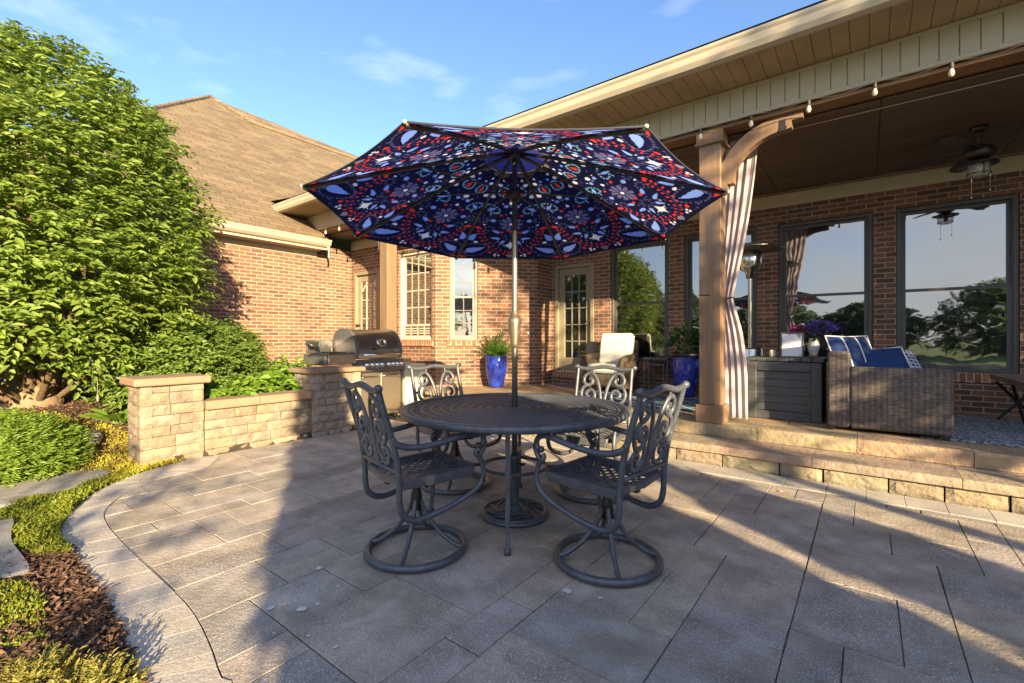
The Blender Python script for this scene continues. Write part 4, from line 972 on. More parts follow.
def leaf_arrays(P, D, Nn, ln, wd, fold=.25):
    """six-vertex folded leaves: P base points, D axis, Nn rough normal"""
    D = D/np.linalg.norm(D, axis=1, keepdims=True); S = np.cross(D, Nn); S /= np.maximum(np.linalg.norm(S, axis=1, keepdims=True), 1e-6); U_ = np.cross(S, D)
    ln = ln[:, None]; wd = wd[:, None]
    m1 = P+D*ln*.35; m2 = P+D*ln*.72 - U_*ln*.04; tip = P+D*ln - U_*ln*.14
    return np.stack([P, m1+S*wd*.5+U_*wd*fold, m2+S*wd*.38+U_*wd*fold*.7-U_*ln*.02, tip, m2-S*wd*.38+U_*wd*fold*.7-U_*ln*.02, m1-S*wd*.5+U_*wd*fold, ], 1)
def leaf_obj(name, A, mt, parent=None, mtx=None):
    n = len(A); V = A.reshape(-1, 3); b = np.arange(n)[:, None]*6
    F = np.concatenate([b+np.array([[0, 1, 2, 3]]), b+np.array([[0, 3, 4, 5]])], 1).reshape(-1, 4)
    me = bpy.data.meshes.new(name); me.from_pydata(V.tolist(), [], F.tolist()); me.materials.append(mt); me.update()
    o = bpy.data.objects.new(name, me); COL.objects.link(o)
    if parent: o.parent = parent
    return o
rg = np.random.default_rng(3)
def unit(n): v = rg.normal(size=(n, 3)); return v/np.linalg.norm(v, axis=1, keepdims=True)
m_leafd = leaf_mat('leaf_dark', [(.02, .06, .015), (.04, .10, .02), (.03, .08, .03)], .25)
def cluster(name, mt, n, c, rad, ln, wd, parent, up=.4, shell=.35):
    d = unit(n); r_ = (shell + (1-shell)*rg.random(n)**.6)[:, None]; P = np.array(c)+d*r_*np.array(rad)
    D = d + unit(n)*.6 + np.array([0, 0, up]); return leaf_obj(name, leaf_arrays(P, D, unit(n), ln*(.7+.6*rg.random(n)), wd*(.7+.6*rg.random(n))), mt, parent)
cluster('leaves', m_leafd, 130, (0, 0, .30), (.15, .12, .09), .06, .025, vz)
cluster('pink_flowers', leaf_mat('petal_pink', [(.45, .03, .16), (.6, .06, .25), (.35, .02, .2)], .2), 150, (-.15, 0, .30), (.09, .09, .08), .03, .028, vz)
cluster('purple_flowers', leaf_mat('petal_purple', [(.10, .06, .38), (.16, .09, .45), (.2, .12, .5)], .2), 220, (.06, 0, .345), (.17, .1, .075), .028, .026, vz)
cn = thing('candle_jar', (-.90, 6.25, zb), 'small cream candle jar left of the picture frame', 'candle')
g = MB(); g.lathe([(0, 0), (.033, 0), (.035, .01), (.035, .085), (.031, .085), (.031, .07), (0, .07)], 18); g.build('jar', mat('cream_wax', (.5, .45, .33), .35, 0, .08, 9, 0), cn)
g = MB(); g.lathe([(0, .071), (.0015, .071), (.0015, .088), (0, .088)], 6); g.build('wick', m_black, cn)
# patio heater
m_hs = mat('heater_steel', (.62, .61, .58), .22, 1.0, .05, 5, 0)
ht = thing('patio_heater', (-1.34, 7.35, ZP), 'tall stainless patio heater with a wide disc hood behind the storage box', 'patio heater')
g = MB(); g.lathe([(0, 0), (.20, 0), (.205, .03), (.19, .05), (.17, .06), (.165, .78), (.15, .80), (.03, .81)], 28); g.build('base_cover', m_hs, ht)
g = MB(); g.lathe([(.03, .80), (.03, 1.80)], 16); g.build('pole', m_hs, ht)
g = MB(); g.lathe([(.03, 1.79), (.055, 1.80), (.06, 1.88), (.13, 1.93), (.15, 2.02), (.15, 2.16), (.12, 2.19), (.03, 2.20)], 26); g.build('burner_head', m_hs, ht)
g = MB(); g.lathe([(.0, 2.30), (.10, 2.295), (.30, 2.25), (.43, 2.205), (.43, 2.20), (.30, 2.243), (.10, 2.285), (0, 2.288)], 36); g.tube([(.1, 0, 2.18), (.1, 0, 2.285)], .006, 5); g.tube([(-.1, 0, 2.18), (-.1, 0, 2.285)], .006, 5); g.build('reflector_hood', mat('hood_alu', (.5, .49, .47), .3, 1.0, .05, 5, 0), ht)
# curtain
def curtain_mat():
    m, nt, p, o = base('curtain_stripe'); t = NN(nt, 'ShaderNodeTexCoord'); s = NN(nt, 'ShaderNodeSeparateXYZ'); nt.links.new(t.outputs['UV'], s.inputs[0])
    r = NN(nt, 'ShaderNodeValToRGB'); r.color_ramp.interpolation = 'CONSTANT'; e = r.color_ramp.elements
    cs = [(0, (.66, .59, .63)), (.45, (.54, .47, .56)), (.56, (.62, .55, .60)), (.64, (.56, .49, .57)), (.70, (.66, .59, .64)), (.90, (.53, .46, .55))]
    e[0].position = 0; e[0].color = (*cs[0][1], 1); e[1].position = cs[1][0]; e[1].color = (*cs[1][1], 1)
    for q, c in cs[2:]: k = e.new(q); k.color = (*c, 1)
    a = NN(nt, 'ShaderNodeMath', operation='FRACT'); nt.links.new(s.outputs[0], a.inputs[0]); nt.links.new(a.outputs[0], r.inputs[0])
    nt.links.new(r.outputs[0], p.inputs['Base Color']); p.inputs['Roughness'].default_value = .75; bumpn(nt, p, noisef(nt, t.outputs['Object'], 300, 2), .15, .002)
    tr = NN(nt, 'ShaderNodeBsdfTranslucent'); nt.links.new(r.outputs[0], tr.inputs['Color']); mx = NN(nt, 'ShaderNodeMixShader'); mx.inputs[0].default_value = .45
    nt.links.new(p.outputs[0], mx.inputs[1]); nt.links.new(tr.outputs[0], mx.inputs[2]); nt.links.new(mx.outputs[0], o.inputs[0]); return m
cu = thing('porch_curtain', (-1.25, 5.74, ZP), 'striped purple and white outdoor curtain tied back beside the porch post', 'curtain')
prof = [(3.20, .13, .34), (2.75, .10, .31), (2.25, .055, .26), (1.8, .0, .20), (1.47, -.045, .15), (1.40, -.05, .14), (1.33, -.045, .15), (1.0, .0, .235), (.6, .03, .27), (.3, .035, .28), (.03, .04, .28)]
pp = [tuple(p) for p in cr([(a, b, c) for a, b, c in prof], 5)]
g = MB(); nw = 90; nf = 4
vs = []; uvq = []
for z, c, w in pp:
    amp = .022*min(1, .18/w)
    for k in range(nw+1):
        t = k/nw; ph = 2*math.pi*nf*t + .5*math.sin(z*1.3); vs.append((c+(t-.5)*w + .010*math.sin(2*ph), amp*math.sin(ph)*(1+.25*math.sin(t*9+z)), z+(.012*math.sin(ph) if z < .1 else 0))); uvq.append((t*3.2, z))
fs = []; uvs = []
for i in range(len(pp)-1):
    for k in range(nw): q = (i*(nw+1)+k, i*(nw+1)+k+1, (i+1)*(nw+1)+k+1, (i+1)*(nw+1)+k); fs.append(q); uvs.append([uvq[j] for j in q])
g.add(vs, fs, smooth=True, uvs=uvs); g.build('fabric', curtain_mat(), cu)
g = MB(); g.tube(cr([(-.13, -.05, 1.41), (-.05, -.075, 1.39), (.012, -.05, 1.40), (.014, .05, 1.41), (-.05, .065, 1.40), (-.13, .02, 1.41)], 5), .009, 6); g.tube(cr([(-.13, -.05, 1.41), (-.138, -.356, 1.415), (-.25, -.358, 1.42), (-.256, -.2, 1.42), (-.25, -.12, 1.42), (-.13, .02, 1.41)], 1), .006, 5); g.build('tie_back', m_black, cu)
g = MB()
for k in range(7): g.tube([(-.02+(k/6-.5)*.27+.016*math.cos(a), 0, 3.215+.016*math.sin(a)) for a in [i*.7 for i in range(9)]], .0025, 4, closed=True)
g.build('hook_ring', m_black, cu)
cr_ = thing('curtain_wire', (-1.25, 5.74, 3.57), 'thin curtain wire stretched along inside of the porch beam', 'wire')
g = MB(); g.tube([(-.02, 0, -.0), (-.02, 0, 0)], .004, 4); g = MB(); g.tube([(0, 0, -.005), (0, 0, -.05)], .005, 5); g.tube([(8.5, 0, -.005), (8.5, 0, -.05)], .005, 5); g.build('bracket', m_white, cr_)
g = MB(); g.tube([(-.16, 0, -.05), (9.1, 0, -.05)], .0045, 6); g.build('wire', m_white, cr_)
# string lights
sl = thing('string_lights', (0, 5.31, 3.60), 'string of clear bulbs hung in front of the porch beam', 'string lights')
m_wire = mat('light_cable', (.05, .045, .04), .6, 0, .1, 9, 0)
m_bulb = mat('bulb_glass', (.78, .70, .55), .12, 0, .04, 6, 0)
pts = []; bulbs = []; u = -9.04
while u < 3.2: bulbs.append(u); u += .505
for i, u in enumerate(bulbs):
    pts.append((u, 0, 0)); pts.append((u+.25, 0, -.03))
g = MB(); g.tube(cr([(-9.05, .05, .03), *pts], 3), .0045, 5); g.build('cable', m_wire, sl)
for u in bulbs:
    g = MB(); g.lathe([(0, .0), (.012, 0), (.016, -.01), (.016, -.055), (.012, -.06)], 10, (u, 0, 0)); b = g.build('socket', m_wire, sl)
    g = MB(); g.lathe([(.012, -.055), (.014, -.062), (.021, -.085), (.021, -.102), (.013, -.118), (0, -.122)], 12, (u, 0, 0)); g.build('bulb', m_bulb, b)
# ceiling fan
fn = thing('ceiling_fan', (.94, 6.97, 3.55), 'dark bronze ceiling fan with lantern light under the porch ceiling', 'ceiling fan')
g = MB(); g.lathe([(0, 0), (.075, 0), (.07, -.04), (.03, -.06), (.014, -.065), (.014, -.20)], 18); g.build('downrod', m_poled, fn)
g = MB(); g.lathe([(.014, -.19), (.06, -.20), (.13, -.24), (.135, -.31), (.09, -.345), (.04, -.35)], 24); g.build('motor', m_poled, fn)
m_blade = wood_mat('fan_blade', (.06, .04, .03), .5, 'x', .2)
for k in range(5):
    a = R(22)+k*R(72); M = Matrix.Rotation(a, 4, 'Z') @ Matrix.Rotation(R(11), 4, 'X')
    g = MB(); q = MB(); q.prism([(.24, -.05), (.30, -.065), (.62, -.075), (.70, -.05), (.715, 0), (.70, .05), (.62, .075), (.30, .065), (.24, .05)], Matrix.Translation((0, 0, -.275)), .009); g.add([M @ Vector(v) for v in q.v], q.f); bl = g.build('blade', m_blade, fn)
    g = MB(); q = MB(); q.box(.11, .29, -.02, .02, -.285, -.276); g.add([M @ Vector(v) for v in q.v], q.f); g.build('blade_iron', m_poled, bl)
g = MB(); g.lathe([(.03, -.345), (.06, -.36), (.165, -.40), (.16, -.408), (.05, -.385)], 26); g.build('lamp_shade', m_poled, fn)
def clear_mat(name, tint, alpha):
    m, nt, p, o = base(name); p.inputs['Base Color'].default_value = (*tint, 1); p.inputs['Roughness'].default_value = .06; p.inputs['Alpha'].default_value = alpha; return m
g = MB(); g.lathe([(.085, -.40), (.095, -.42), (.088, -.52), (.06, -.535), (0, -.54)], 20); ln_ = g.build('lantern_glass', clear_mat('seeded_glass', (.55, .52, .45), .38), fn)
g = MB()
for k in range(4): a = k*math.pi/2+.3; g.tube([(.098*math.cos(a), .098*math.sin(a), -.40), (.093*math.cos(a), .093*math.sin(a), -.525)], .004, 5)
g.tube([(.097*math.cos(a), .097*math.sin(a), -.505) for a in [2*math.pi*i/24 for i in range(24)]], .005, 5, closed=True); g.build('lantern_cage', m_poled, ln_)
g = MB(); g.ell((0, 0, -.46), .028, .028, .04); g.build('bulb', m_bulb, ln_)
for x, l in ((-.06, .74), (.08, .68)): g = MB(); g.tube([(x, -.05, -.40), (x, -.05, -l)], .0022, 5); g.lathe([(0, 0), (.006, .004), (.007, .02), (0, .03)], 8, (x, -.05, -l-.03)); g.build('pull_chain', m_chrome, fn)
# wicker loveseat seen from its arm side (faces +x)
m_wick = weave_mat('wicker_grey', (.165, .138, .13), (.105, .088, .083), .05, .0135)
m_cush = mat('navy_cushion', (.018, .05, .16), .85, 0, .15, 12, .2, 200)
lv = thing('wicker_loveseat', (.15, 6.45, ZP+.006), 'grey-brown wicker loveseat with its arm side towards the patio', 'sofa')
def wbox(name, *a): g = MB(); g.box(*a, b=.02); return g.build(name, m_wick, lv)
wbox('backrest', -.48, -.292, -.70, .75, .03, .80); wbox('armrest', -.295, .47, -.70, -.56, .03, .645); wbox('armrest', -.295, .47, .61, .75, .03, .645); wbox('seat_base', -.295, .46, -.555, .605, .08, .33)
for x in (-.44, .42):
    for y in (-.66, .71): g = MB(); g.box(x-.025, x+.025, y-.025, y+.025, 0, .06); g.build('foot', m_black, lv)
for a, b in ((-.55, .02), (.03, .60)): g = MB(); g.box(-.28, .45, a, b, .335, .47, .04); g.build('seat_cushion', m_cush, lv)
def pillow(name, loc, rot, mt, label, wd=.46, th=.15, piping=None):
    t = thing(name, loc, label, 'pillow', 0, 'pillows on the wicker loveseat'); t.rotation_euler = rot
    g = MB(); n = 14; vs = []; uvs = []
    for sgn in (1, -1):
        for j in range(n+1):
            for i in range(n+1):
                x, y = i/n*2-1, j/n*2-1; k = (1-abs(x)**2.6)*(1-abs(y)**2.6); pin = 1-.06*(abs(x)*abs(y))**2*0-.05*(1-(x*y)**2)*(max(abs(x), abs(y))**6)
                vs.append((x*wd/2*pin, y*wd/2*pin, sgn*th/2*max(0, k)**.55)); uvs.append((i/n, j/n))
    fs = []; fu = []; m_ = (n+1)**2
    for s_ in range(2):
        for j in range(n):
            for i in range(n):
                q = [s_*m_+j*(n+1)+i, s_*m_+j*(n+1)+i+1, s_*m_+(j+1)*(n+1)+i+1, s_*m_+(j+1)*(n+1)+i]; q = q if s_ == 0 else q[::-1]; fs.append(q); fu.append([uvs[k] for k in q])
    g.add(vs, fs, smooth=True, uvs=fu); g.build('cover', mt, t)
    if piping:
        g = MB(); P = [vs[i] for i in range(n+1)] + [vs[j*(n+1)+n] for j in range(1, n+1)] + [vs[n*(n+1)+i] for i in range(n-1, -1, -1)] + [vs[j*(n+1)] for j in range(n-1, 0, -1)]
        g.tube(P, .007, 6, closed=True); g.build('piping', piping, t)
    return t
m_pipe = mat('white_piping', (.72, .72, .70), .8, 0, .05, 9, 0)
m_ps = stripe_mat('pillow_stripe', ((.010, .036, .14), (.62, .63, .62)), 1, 3.2, .85, .9); m_pb = mat('pillow_blue', (.010, .036, .14), .85, 0, .12, 12, .2, 200)
def latt_mat(name, a, b, k):
    m, nt, p, o = base(name); t = NN(nt, 'ShaderNodeTexCoord'); v = NN(nt, 'ShaderNodeTexVoronoi'); v.feature = 'DISTANCE_TO_EDGE'; v.inputs['Scale'].default_value = k; v.inputs['Randomness'].default_value = .15
    nt.links.new(t.outputs['UV'], v.inputs['Vector']); nt.links.new(mixc(nt, rampf(nt, v.outputs['Distance'], .08, .12), a, b), p.inputs['Base Color']); p.inputs['Roughness'].default_value = .85; return m
pillow('throw_pillow', (-.12, 6.02, ZP+.745), (0, R(66), R(-48)), m_ps, 'navy pillow with white stripes leaning on the loveseat back', .48, .15, m_pipe)
pillow('throw_pillow', (.12, 6.06, ZP+.655), (R(8), R(48), R(-66)), m_pb, 'plain navy pillow with white piping in the middle of the loveseat', .46, .15, m_pipe)
pillow('throw_pillow', (.27, 6.26, ZP+.655), (R(-6), R(52), R(-60)), latt_mat('pillow_lattice', (.6, .62, .65), (.05, .10, .24), 9), 'blue and white patterned pillow half hidden behind the plain navy one', .42, .13)
# rugs
def rug_mat(name, c1, c2, kind):
    m, nt, p, o = base(name); t = NN(nt, 'ShaderNodeTexCoord')
    if kind == 'wave':
        w = NN(nt, 'ShaderNodeTexWave'); w.wave_type = 'BANDS'; w.bands_direction = 'DIAGONAL'; w.inputs['Scale'].default_value = 8.5; w.inputs['Distortion'].default_value = 6; w.inputs['Detail'].default_value = 2; w.inputs['Detail Scale'].default_value = 4
        nt.links.new(t.outputs['Object'], w.inputs['Vector']); f = rampf(nt, w.outputs['Fac'], .45, .6)
    else:
        mp = NN(nt, 'ShaderNodeMapping'); mp.inputs['Rotation'].default_value = (0, 0, R(45)); nt.links.new(t.outputs['Object'], mp.inputs['Vector'])
        v = NN(nt, 'ShaderNodeTexBrick'); v.offset = 0; v.inputs['Brick Width'].default_value = .3; v.inputs['Row Height'].default_value = .3; v.inputs['Mortar Size'].default_value = .016; v.inputs['Scale'].default_value = 1; nt.links.new(mp.outputs[0], v.inputs['Vector']); f = v.outputs['Fac']
    nt.links.new(mixc(nt, f, c1, c2), p.inputs['Base Color']); p.inputs['Roughness'].default_value = .9; bumpn(nt, p, noisef(nt, t.outputs['Object'], 150, 2), .3, .004); return m
g = MB(); g.box(-1.75, 1.75, -.95, .95, 0, .008, .003); o = g.build('outdoor_rug', rug_mat('rug_wave', (.045, .07, .14), (.46, .50, .54), 'wave'), None, (2.15, 6.78, ZP-.001)); tag(o, 'blue and white flecked outdoor rug under the loveseat and the wooden coffee table', 'rug')
g = MB(); g.box(-1.05, 1.05, -.7, .7, 0, .008, .003); o = g.build('outdoor_rug', rug_mat('rug_lattice', (.035, .085, .15), (.42, .5, .52), 'lattice'), None, (-2.75, 6.75, ZP-.001)); tag(o, 'teal blue outdoor rug with pale lattice lines left of the porch post', 'rug')
g = MB(); g.box(-.36, .36, -.2, .2, 0, .012, .005); o = g.build('doormat', mat('mat_plum', (.20, .10, .17), .95, 0, .4, 9, .5, 90), None, (-4.75, 7.86, ZP-.001)); tag(o, 'small plum coloured doormat below the glazed porch door', 'doormat')
# rustic bench on the right
bn = thing('coffee_table', (1.36, 6.92, ZP+.009), 'rustic wooden coffee table with thick slab top and black crossed legs', 'coffee table', R(92))
g = MB(); g.prism([(-.62, -.15), (-.58, -.19), (-.3, -.18), (0, -.2), (.4, -.185), (.9, -.2), (.92, .18), (.5, .2), (.1, .185), (-.4, .2), (-.6, .17), (-.65, .02)], Matrix.Translation((0, 0, .45)), .055); g.build('slab_top', wood_mat('slab_wood', (.26, .18, .115), .6, 'x', .35), bn)
for x in (-.36, .66):
    g = MB(); g.tube([(x-.02, -.17, .43), (x-.02, .17, .0)], .016, 4, smooth=False); g.tube([(x+.02, .17, .43), (x+.02, -.17, .0)], .016, 4, smooth=False); g.tube([(x-.24, 0, .005), (x+.0, 0, .22), (x+.24, 0, .43)], .018, 4, smooth=False); g.build('leg', m_black, bn)
# wicker armchair with cream cushions
m_wick2 = weave_mat('wicker_brown', (.14, .10, .075), (.08, .06, .045), .035, .013)
m_creamc = mat('cream_cushion', (.68, .66, .60), .9, 0, .07, 7, .3, 40, bd=.01)
ac = thing('wicker_armchair', (-3.62, 7.58, ZP), 'brown wicker armchair with cream cushions near the glazed door', 'armchair')
g = MB(); g.box(-.28, .28, -.32, .28, .10, .33, .03); g.build('seat_base', m_wick2, ac)
g = MB(); g.prism([(-.30, .10), (.30, .10), (.36, .55), (.34, .86), (.2, .95), (-.2, .95), (-.34, .86), (-.36, .55)], Matrix(((1, 0, 0, 0), (0, .18, 1, .22), (0, 1, 0, 0), (0, 0, 0, 1))), .08); g.build('backrest', m_wick2, ac)
for s in (-1, 1):
    g = MB(); g.tube(cr([(s*.33, .28, .62), (s*.37, .0, .60), (s*.37, -.25, .58), (s*.36, -.34, .52), (s*.35, -.35, .40)], 5), .06, 10); g.box(s*.35-.04, s*.35+.04, -.33, .26, .06, .56, .03); g.build('armrest', m_wick2, ac)
    for y in (-.28, .26): g = MB(); g.lathe([(0, 0), (.025, 0), (.03, .10), (0, .10)], 8, (s*.27, y, 0)); g.build('foot', m_wick2, ac)
g = MB(); g.box(-.29, .29, -.38, .18, .335, .49, .05); g.build('seat_cushion', m_creamc, ac)
g = MB(); q = MB(); q.box(-.31, .31, -.08, .08, 0, .57, .05); MM = Matrix.Translation((0, .17, .46)) @ Matrix.Rotation(R(-12), 4, 'X'); g.add([MM @ Vector(v) for v in q.v], q.f); g.build('back_cushion', m_creamc, ac)
ns = thing('nesting_tables', (-2.86, 7.88, ZP), 'pair of dark nesting side tables right of the armchair', 'side table')
for k, (w, h, dp) in enumerate(((.21, .60, .17), (.14, .50, .14))):
    g = MB(); g.box(-w, w, -dp, dp, h-.03, h, .004); [g.box(s*w-.02*(s > 0), s*w+.02*(s < 0), -dp, -dp+.03, 0, h-.03, .003) for s in (-1, 1)]; [g.box(s*w-.02*(s > 0), s*w+.02*(s < 0), dp-.03, dp, 0, h-.03, .003) for s in (-1, 1)]
    g.build('table', mat('side_table_grey', (.09, .085, .08), .6, 0, .2, 9, .1), ns)
# blue glazed pots
def pot_mat():
    m, nt, p, o = base('cobalt_glaze'); t = NN(nt, 'ShaderNodeTexCoord'); f = noisef(nt, t.outputs['Object'], 7, 4)
    nt.links.new(mixc(nt, rampf(nt, f, .35, .65), (.012, .022, .26), (.02, .055, .42)), p.inputs['Base Color']); p.inputs['Roughness'].default_value = .12; p.inputs['Coat Weight'].default_value = .6
    v = NN(nt, 'ShaderNodeTexVoronoi'); v.inputs['Scale'].default_value = 11; mp = NN(nt, 'ShaderNodeMapping'); mp.inputs['Scale'].default_value = (1.6, 1.6, .8); nt.links.new(t.outputs['Object'], mp.inputs['Vector']); nt.links.new(mp.outputs[0], v.inputs['Vector']); bumpn(nt, p, v.outputs['Distance'], .9, .03); return m
m_pot = pot_mat()
def pot(x, y, h, r_, label):
    t = thing('planter_pot', (x, y, ZP), label, 'plant pot', 0, 'blue glazed planters on the porch')
    g = MB(); g.lathe([(0, 0), (r_*.62, 0), (r_*.66, .02), (r_*.9, h*.45), (r_, h*.72), (r_*.97, h*.9), (r_*1.0, h*.955), (r_*1.02, h), (r_*.92, h), (r_*.88, h*.9), (0, h*.9)], 28); g.build('pot', m_pot, t)
    g = MB(); g.lathe([(0, h*.905), (r_*.87, h*.905)], 20); g.build('potting_soil', m_soil, t); return t
pot(-5.66, 6.85, .60, .215, 'cobalt blue glazed pot with a fern against the angled brick wall')
pot(-2.33, 7.62, .66, .22, 'cobalt blue glazed pot between nesting tables and porch post')
def fern(x, y, z, n, ln, label, mt, name='potted_fern', wid=.035, up=1.2):
    t = thing(name, (x, y, z), label, 'plant'); N_ = n*22; A = []
    for k in range(n):
        a = rg.random()*6.283; el = rg.uniform(.35, 1.35); d = np.array([math.cos(a)*math.cos(el), math.sin(a)*math.cos(el), math.sin(el)*up]); l = ln*rg.uniform(.7, 1.1); s_ = np.array([-math.sin(a), math.cos(a), 0])
        for i in range(11):
            q = (i+1)/11; P = d*l*q + np.array([0, 0, -.45*l*q*q*math.cos(el)])
            for sg in (-1, 1): A.append((P, s_*sg+d*.7, np.array([0, 0, 1.])+d*.3, wid*2.2*(1-q*.6), wid*.55))
    A = [np.array(v) for v in zip(*A)]; leaf_obj('fronds', leaf_arrays(A[0], A[1], A[2], A[3]*(.8+.4*rg.random(len(A[3]))), A[4]), mt, t)
    return t
m_fern = leaf_mat('fern_green', [(.05, .13, .02), (.09, .20, .03), (.14, .26, .05)], .35)
fern(-5.66, 6.85, ZP+.55, 110, .52, 'bright green fern growing out of the blue pot by the angled wall', m_fern)
pl = thing('leafy_houseplant', (-2.33, 7.62, ZP+.60), 'upright leafy green plant in the blue pot behind the porch post', 'plant')
g = MB(); [g.tube([(0.02*i, .02*(-1)**i, 0), (.04*i-.05, .03*(-1)**i, .35+.03*i)], .007, 5) for i in range(4)]; g.build('stems', mat('stem_green', (.10, .13, .04), .7), pl)
cluster('leaves', m_leafd, 90, (0, 0, .28), (.2, .2, .24), .13, .065, pl)
g = MB(); g.lathe([(.20, 0), (.245, .0), (.25, .06), (.225, .06), (.21, .02)], 24, (0, 0, .04)); g.build('liner_rim', m_black, pl)
# ------------------------------------------------------------------ planting
def bark(name, parent, specs, m):
    g = MB()
    for P, r0, r1 in specs: q = cr(P, 5); g.tube(q, [lerp(r0, r1, i/(len(q)-1)) for i in range(len(q))], 8)
    return g.build(name, m, parent)
m_bark = mat('bark', (.23, .16, .10), .9, 0, .3, 9, .9, 24, stretch=(1, 1, .4), bd=.02)
m_tree = leaf_mat('tree_leaf', [(.09, .155, .02), (.18, .265, .04), (.25, .335, .07), (.14, .225, .035), (.21, .295, .055)], .4)
trx, try_ = -7.5, .85
tr = thing('leafy_tree', (trx, try_, bedz(trx, try_)-.03), 'big rounded multi-stemmed tree with dense bright green leaves left of the house', 'tree')
zb0 = tr.location.z
prof = [(.98, .8), (1.2, 1.12), (1.6, 1.38), (2.17, 1.52), (2.67, 1.48), (3.1, 1.40), (3.6, 1.24), (4.05, .95), (4.35, .55), (4.5, .2)]
zs = np.array([p[0]-zb0 for p in prof]); rs_ = np.array([p[1] for p in prof])
limbs = []
for k in range(9):
    a = k*.7+.3; r_ = rg.uniform(.15, .75); top = rg.uniform(2.2, 3.8)
    limbs.append(([(.05*math.cos(a), .05*math.sin(a), .02), (.16*math.cos(a), .16*math.sin(a), .3), (r_*.7*math.cos(a), r_*.7*math.sin(a), top*.45), (r_*math.cos(a+.3), r_*math.sin(a+.3), top)], .085, .012))
for k in range(7):
    a = k*.9+.1; limbs.append(([(.06*math.cos(a), .06*math.sin(a), .06), (.35*math.cos(a), .35*math.sin(a), .28), (.7*math.cos(a), .7*math.sin(a), .62+.1*(k % 3)), (1.0*math.cos(a), 1.0*math.sin(a), 1.1)], .045, .01))
trk = [([(0, 0, -.1), (.02, 0, .12), (0, .02, .38)], .27, .17)] + [([(.1*math.cos(a), .1*math.sin(a), .0), (.25*math.cos(a), .25*math.sin(a), -.03), (.45*math.cos(a), .45*math.sin(a), -.14)], .09, .04) for a in (.3, 1.5, 2.7, 3.9, 5.2)]
tk = bark('trunk', tr, trk, m_bark)
for v_ in tk.data.vertices: v_.co += Vector((1, 1, .4))*.07*noise.noise(v_.co*7); bark('limbs', tr, limbs, m_bark)
def crown(n_tw, per, zs, rs_, ln, wd, shell=.62, droop=.8, tl=.34, fill=.12, seed=1, lump=.16, sq=None):
    g_ = np.random.default_rng(seed); z = []
    w = rs_/rs_.sum(); zz = np.linspace(zs[0], zs[-1], 200); rr_ = np.interp(zz, zs, rs_); pz = rr_/rr_.sum()
    z = g_.choice(zz, n_tw, p=pz) + g_.normal(size=n_tw)*.02; a = g_.random(n_tw)*2*np.pi; rad = np.interp(z, zs, rs_)
    lumps = np.array([noise.noise(Vector((math.cos(q)*1.3*3, math.sin(q)*1.3*3, zq*1.6+seed))) for q, zq in zip(a, z)]); rad = rad*(1+lump*lumps)
    f = np.where(g_.random(n_tw) < fill, g_.random(n_tw)*shell, shell+(1-shell)*g_.random(n_tw)**.7)
    out_ = np.stack([np.cos(a), np.sin(a), np.zeros(n_tw)], 1); B = out_*(rad*f)[:, None]; B[:, 2] = z
    top = np.clip((z-zs[0])/(zs[-1]-zs[0]), 0, 1)[:, None]
    D = out_*(1-.55*top) + g_.normal(size=(n_tw, 3))*.35 + np.array([0, 0, 1.])*(.15+.75*top); D /= np.linalg.norm(D, axis=1, keepdims=True)
    Ps, Ds, Ns = [], [], []
    S = np.cross(D, np.array([0, 0, 1.])); S /= np.maximum(np.linalg.norm(S, axis=1, keepdims=True), 1e-6)
    L_ = tl*(.6+.7*g_.random(n_tw))[:, None]
    for i in range(per):
        q = (i+.6)/per; P = B + D*L_*q - np.array([0, 0, 1.])*L_*droop*.4*q*q
        sd = (1 if i % 2 else -1); d = D*.8 + S*sd*(.75+.3*g_.random((n_tw, 1))) - np.array([0, 0, 1.])*(droop*(.25+.55*g_.random((n_tw, 1)))) + g_.normal(size=(n_tw, 3))*.18
        Ps.append(P); Ds.append(d); Ns.append(np.array([0, 0, 1.])+out_*.55+g_.normal(size=(n_tw, 3))*.35)
    P, D, N_ = np.concatenate(Ps), np.concatenate(Ds), np.concatenate(Ns); n = len(P)
    if sq is not None: P = sq(P)
    return leaf_arrays(P, D, N_, ln*(.5+.9*g_.random(n)), wd*(.55+.8*g_.random(n)))
A = crown(6600, 9, zs, rs_, .082, .04, seed=4, lump=.22, tl=.30)
A = A[np.min(A[:, :, 0], axis=1) > -9.36-trx]                 # clipped back from the brick wall
leaf_obj('crown', A, m_tree, tr)
# mounded ivy shrub behind the low wall
m_ivy = leaf_mat('ivy_leaf', [(.08, .145, .025), (.14, .225, .04), (.19, .275, .06), (.11, .19, .035)], .35)
def shrub(name, loc, prof, label, mt, n, per, ln, wd, seed, group=None, cat='shrub', **kw):
    t = thing(name, loc, label, cat, 0, group); zs = np.array([p[0] for p in prof], float); rs2 = np.array([p[1] for p in prof], float)
    leaf_obj('foliage', crown(n, per, zs, rs2, ln, wd, seed=seed, **kw), mt, t)
    g = MB(); top = zs[-1]*.7
    for k in range(5): a = k*1.26; g.tube([(.03*math.cos(a), .03*math.sin(a), -.05), (rs2.max()*.25*math.cos(a), rs2.max()*.25*math.sin(a), top*.5), (rs2.max()*.4*math.cos(a), rs2.max()*.4*math.sin(a), top)], [.018, .012, .006], 6)
    g.build('stems', m_bark, t); return t
shrub('mounded_shrub', (-7.05, 2.15, .47), [(0, .75), (.3, .85), (.6, .72), (.85, .45), (.98, .12)], 'mounded small-leaved green shrub behind the stone pier', m_ivy, 1700, 8, .055, .035, 9, droop=.7, tl=.2)
shrub('mounded_shrub', (-7.95, 2.75, .47), [(0, .7), (.4, .8), (.8, .6), (1.0, .25)], 'taller mounded shrub against the sunlit wing wall', m_ivy, 1300, 8, .055, .035, 12, droop=.7, tl=.2)
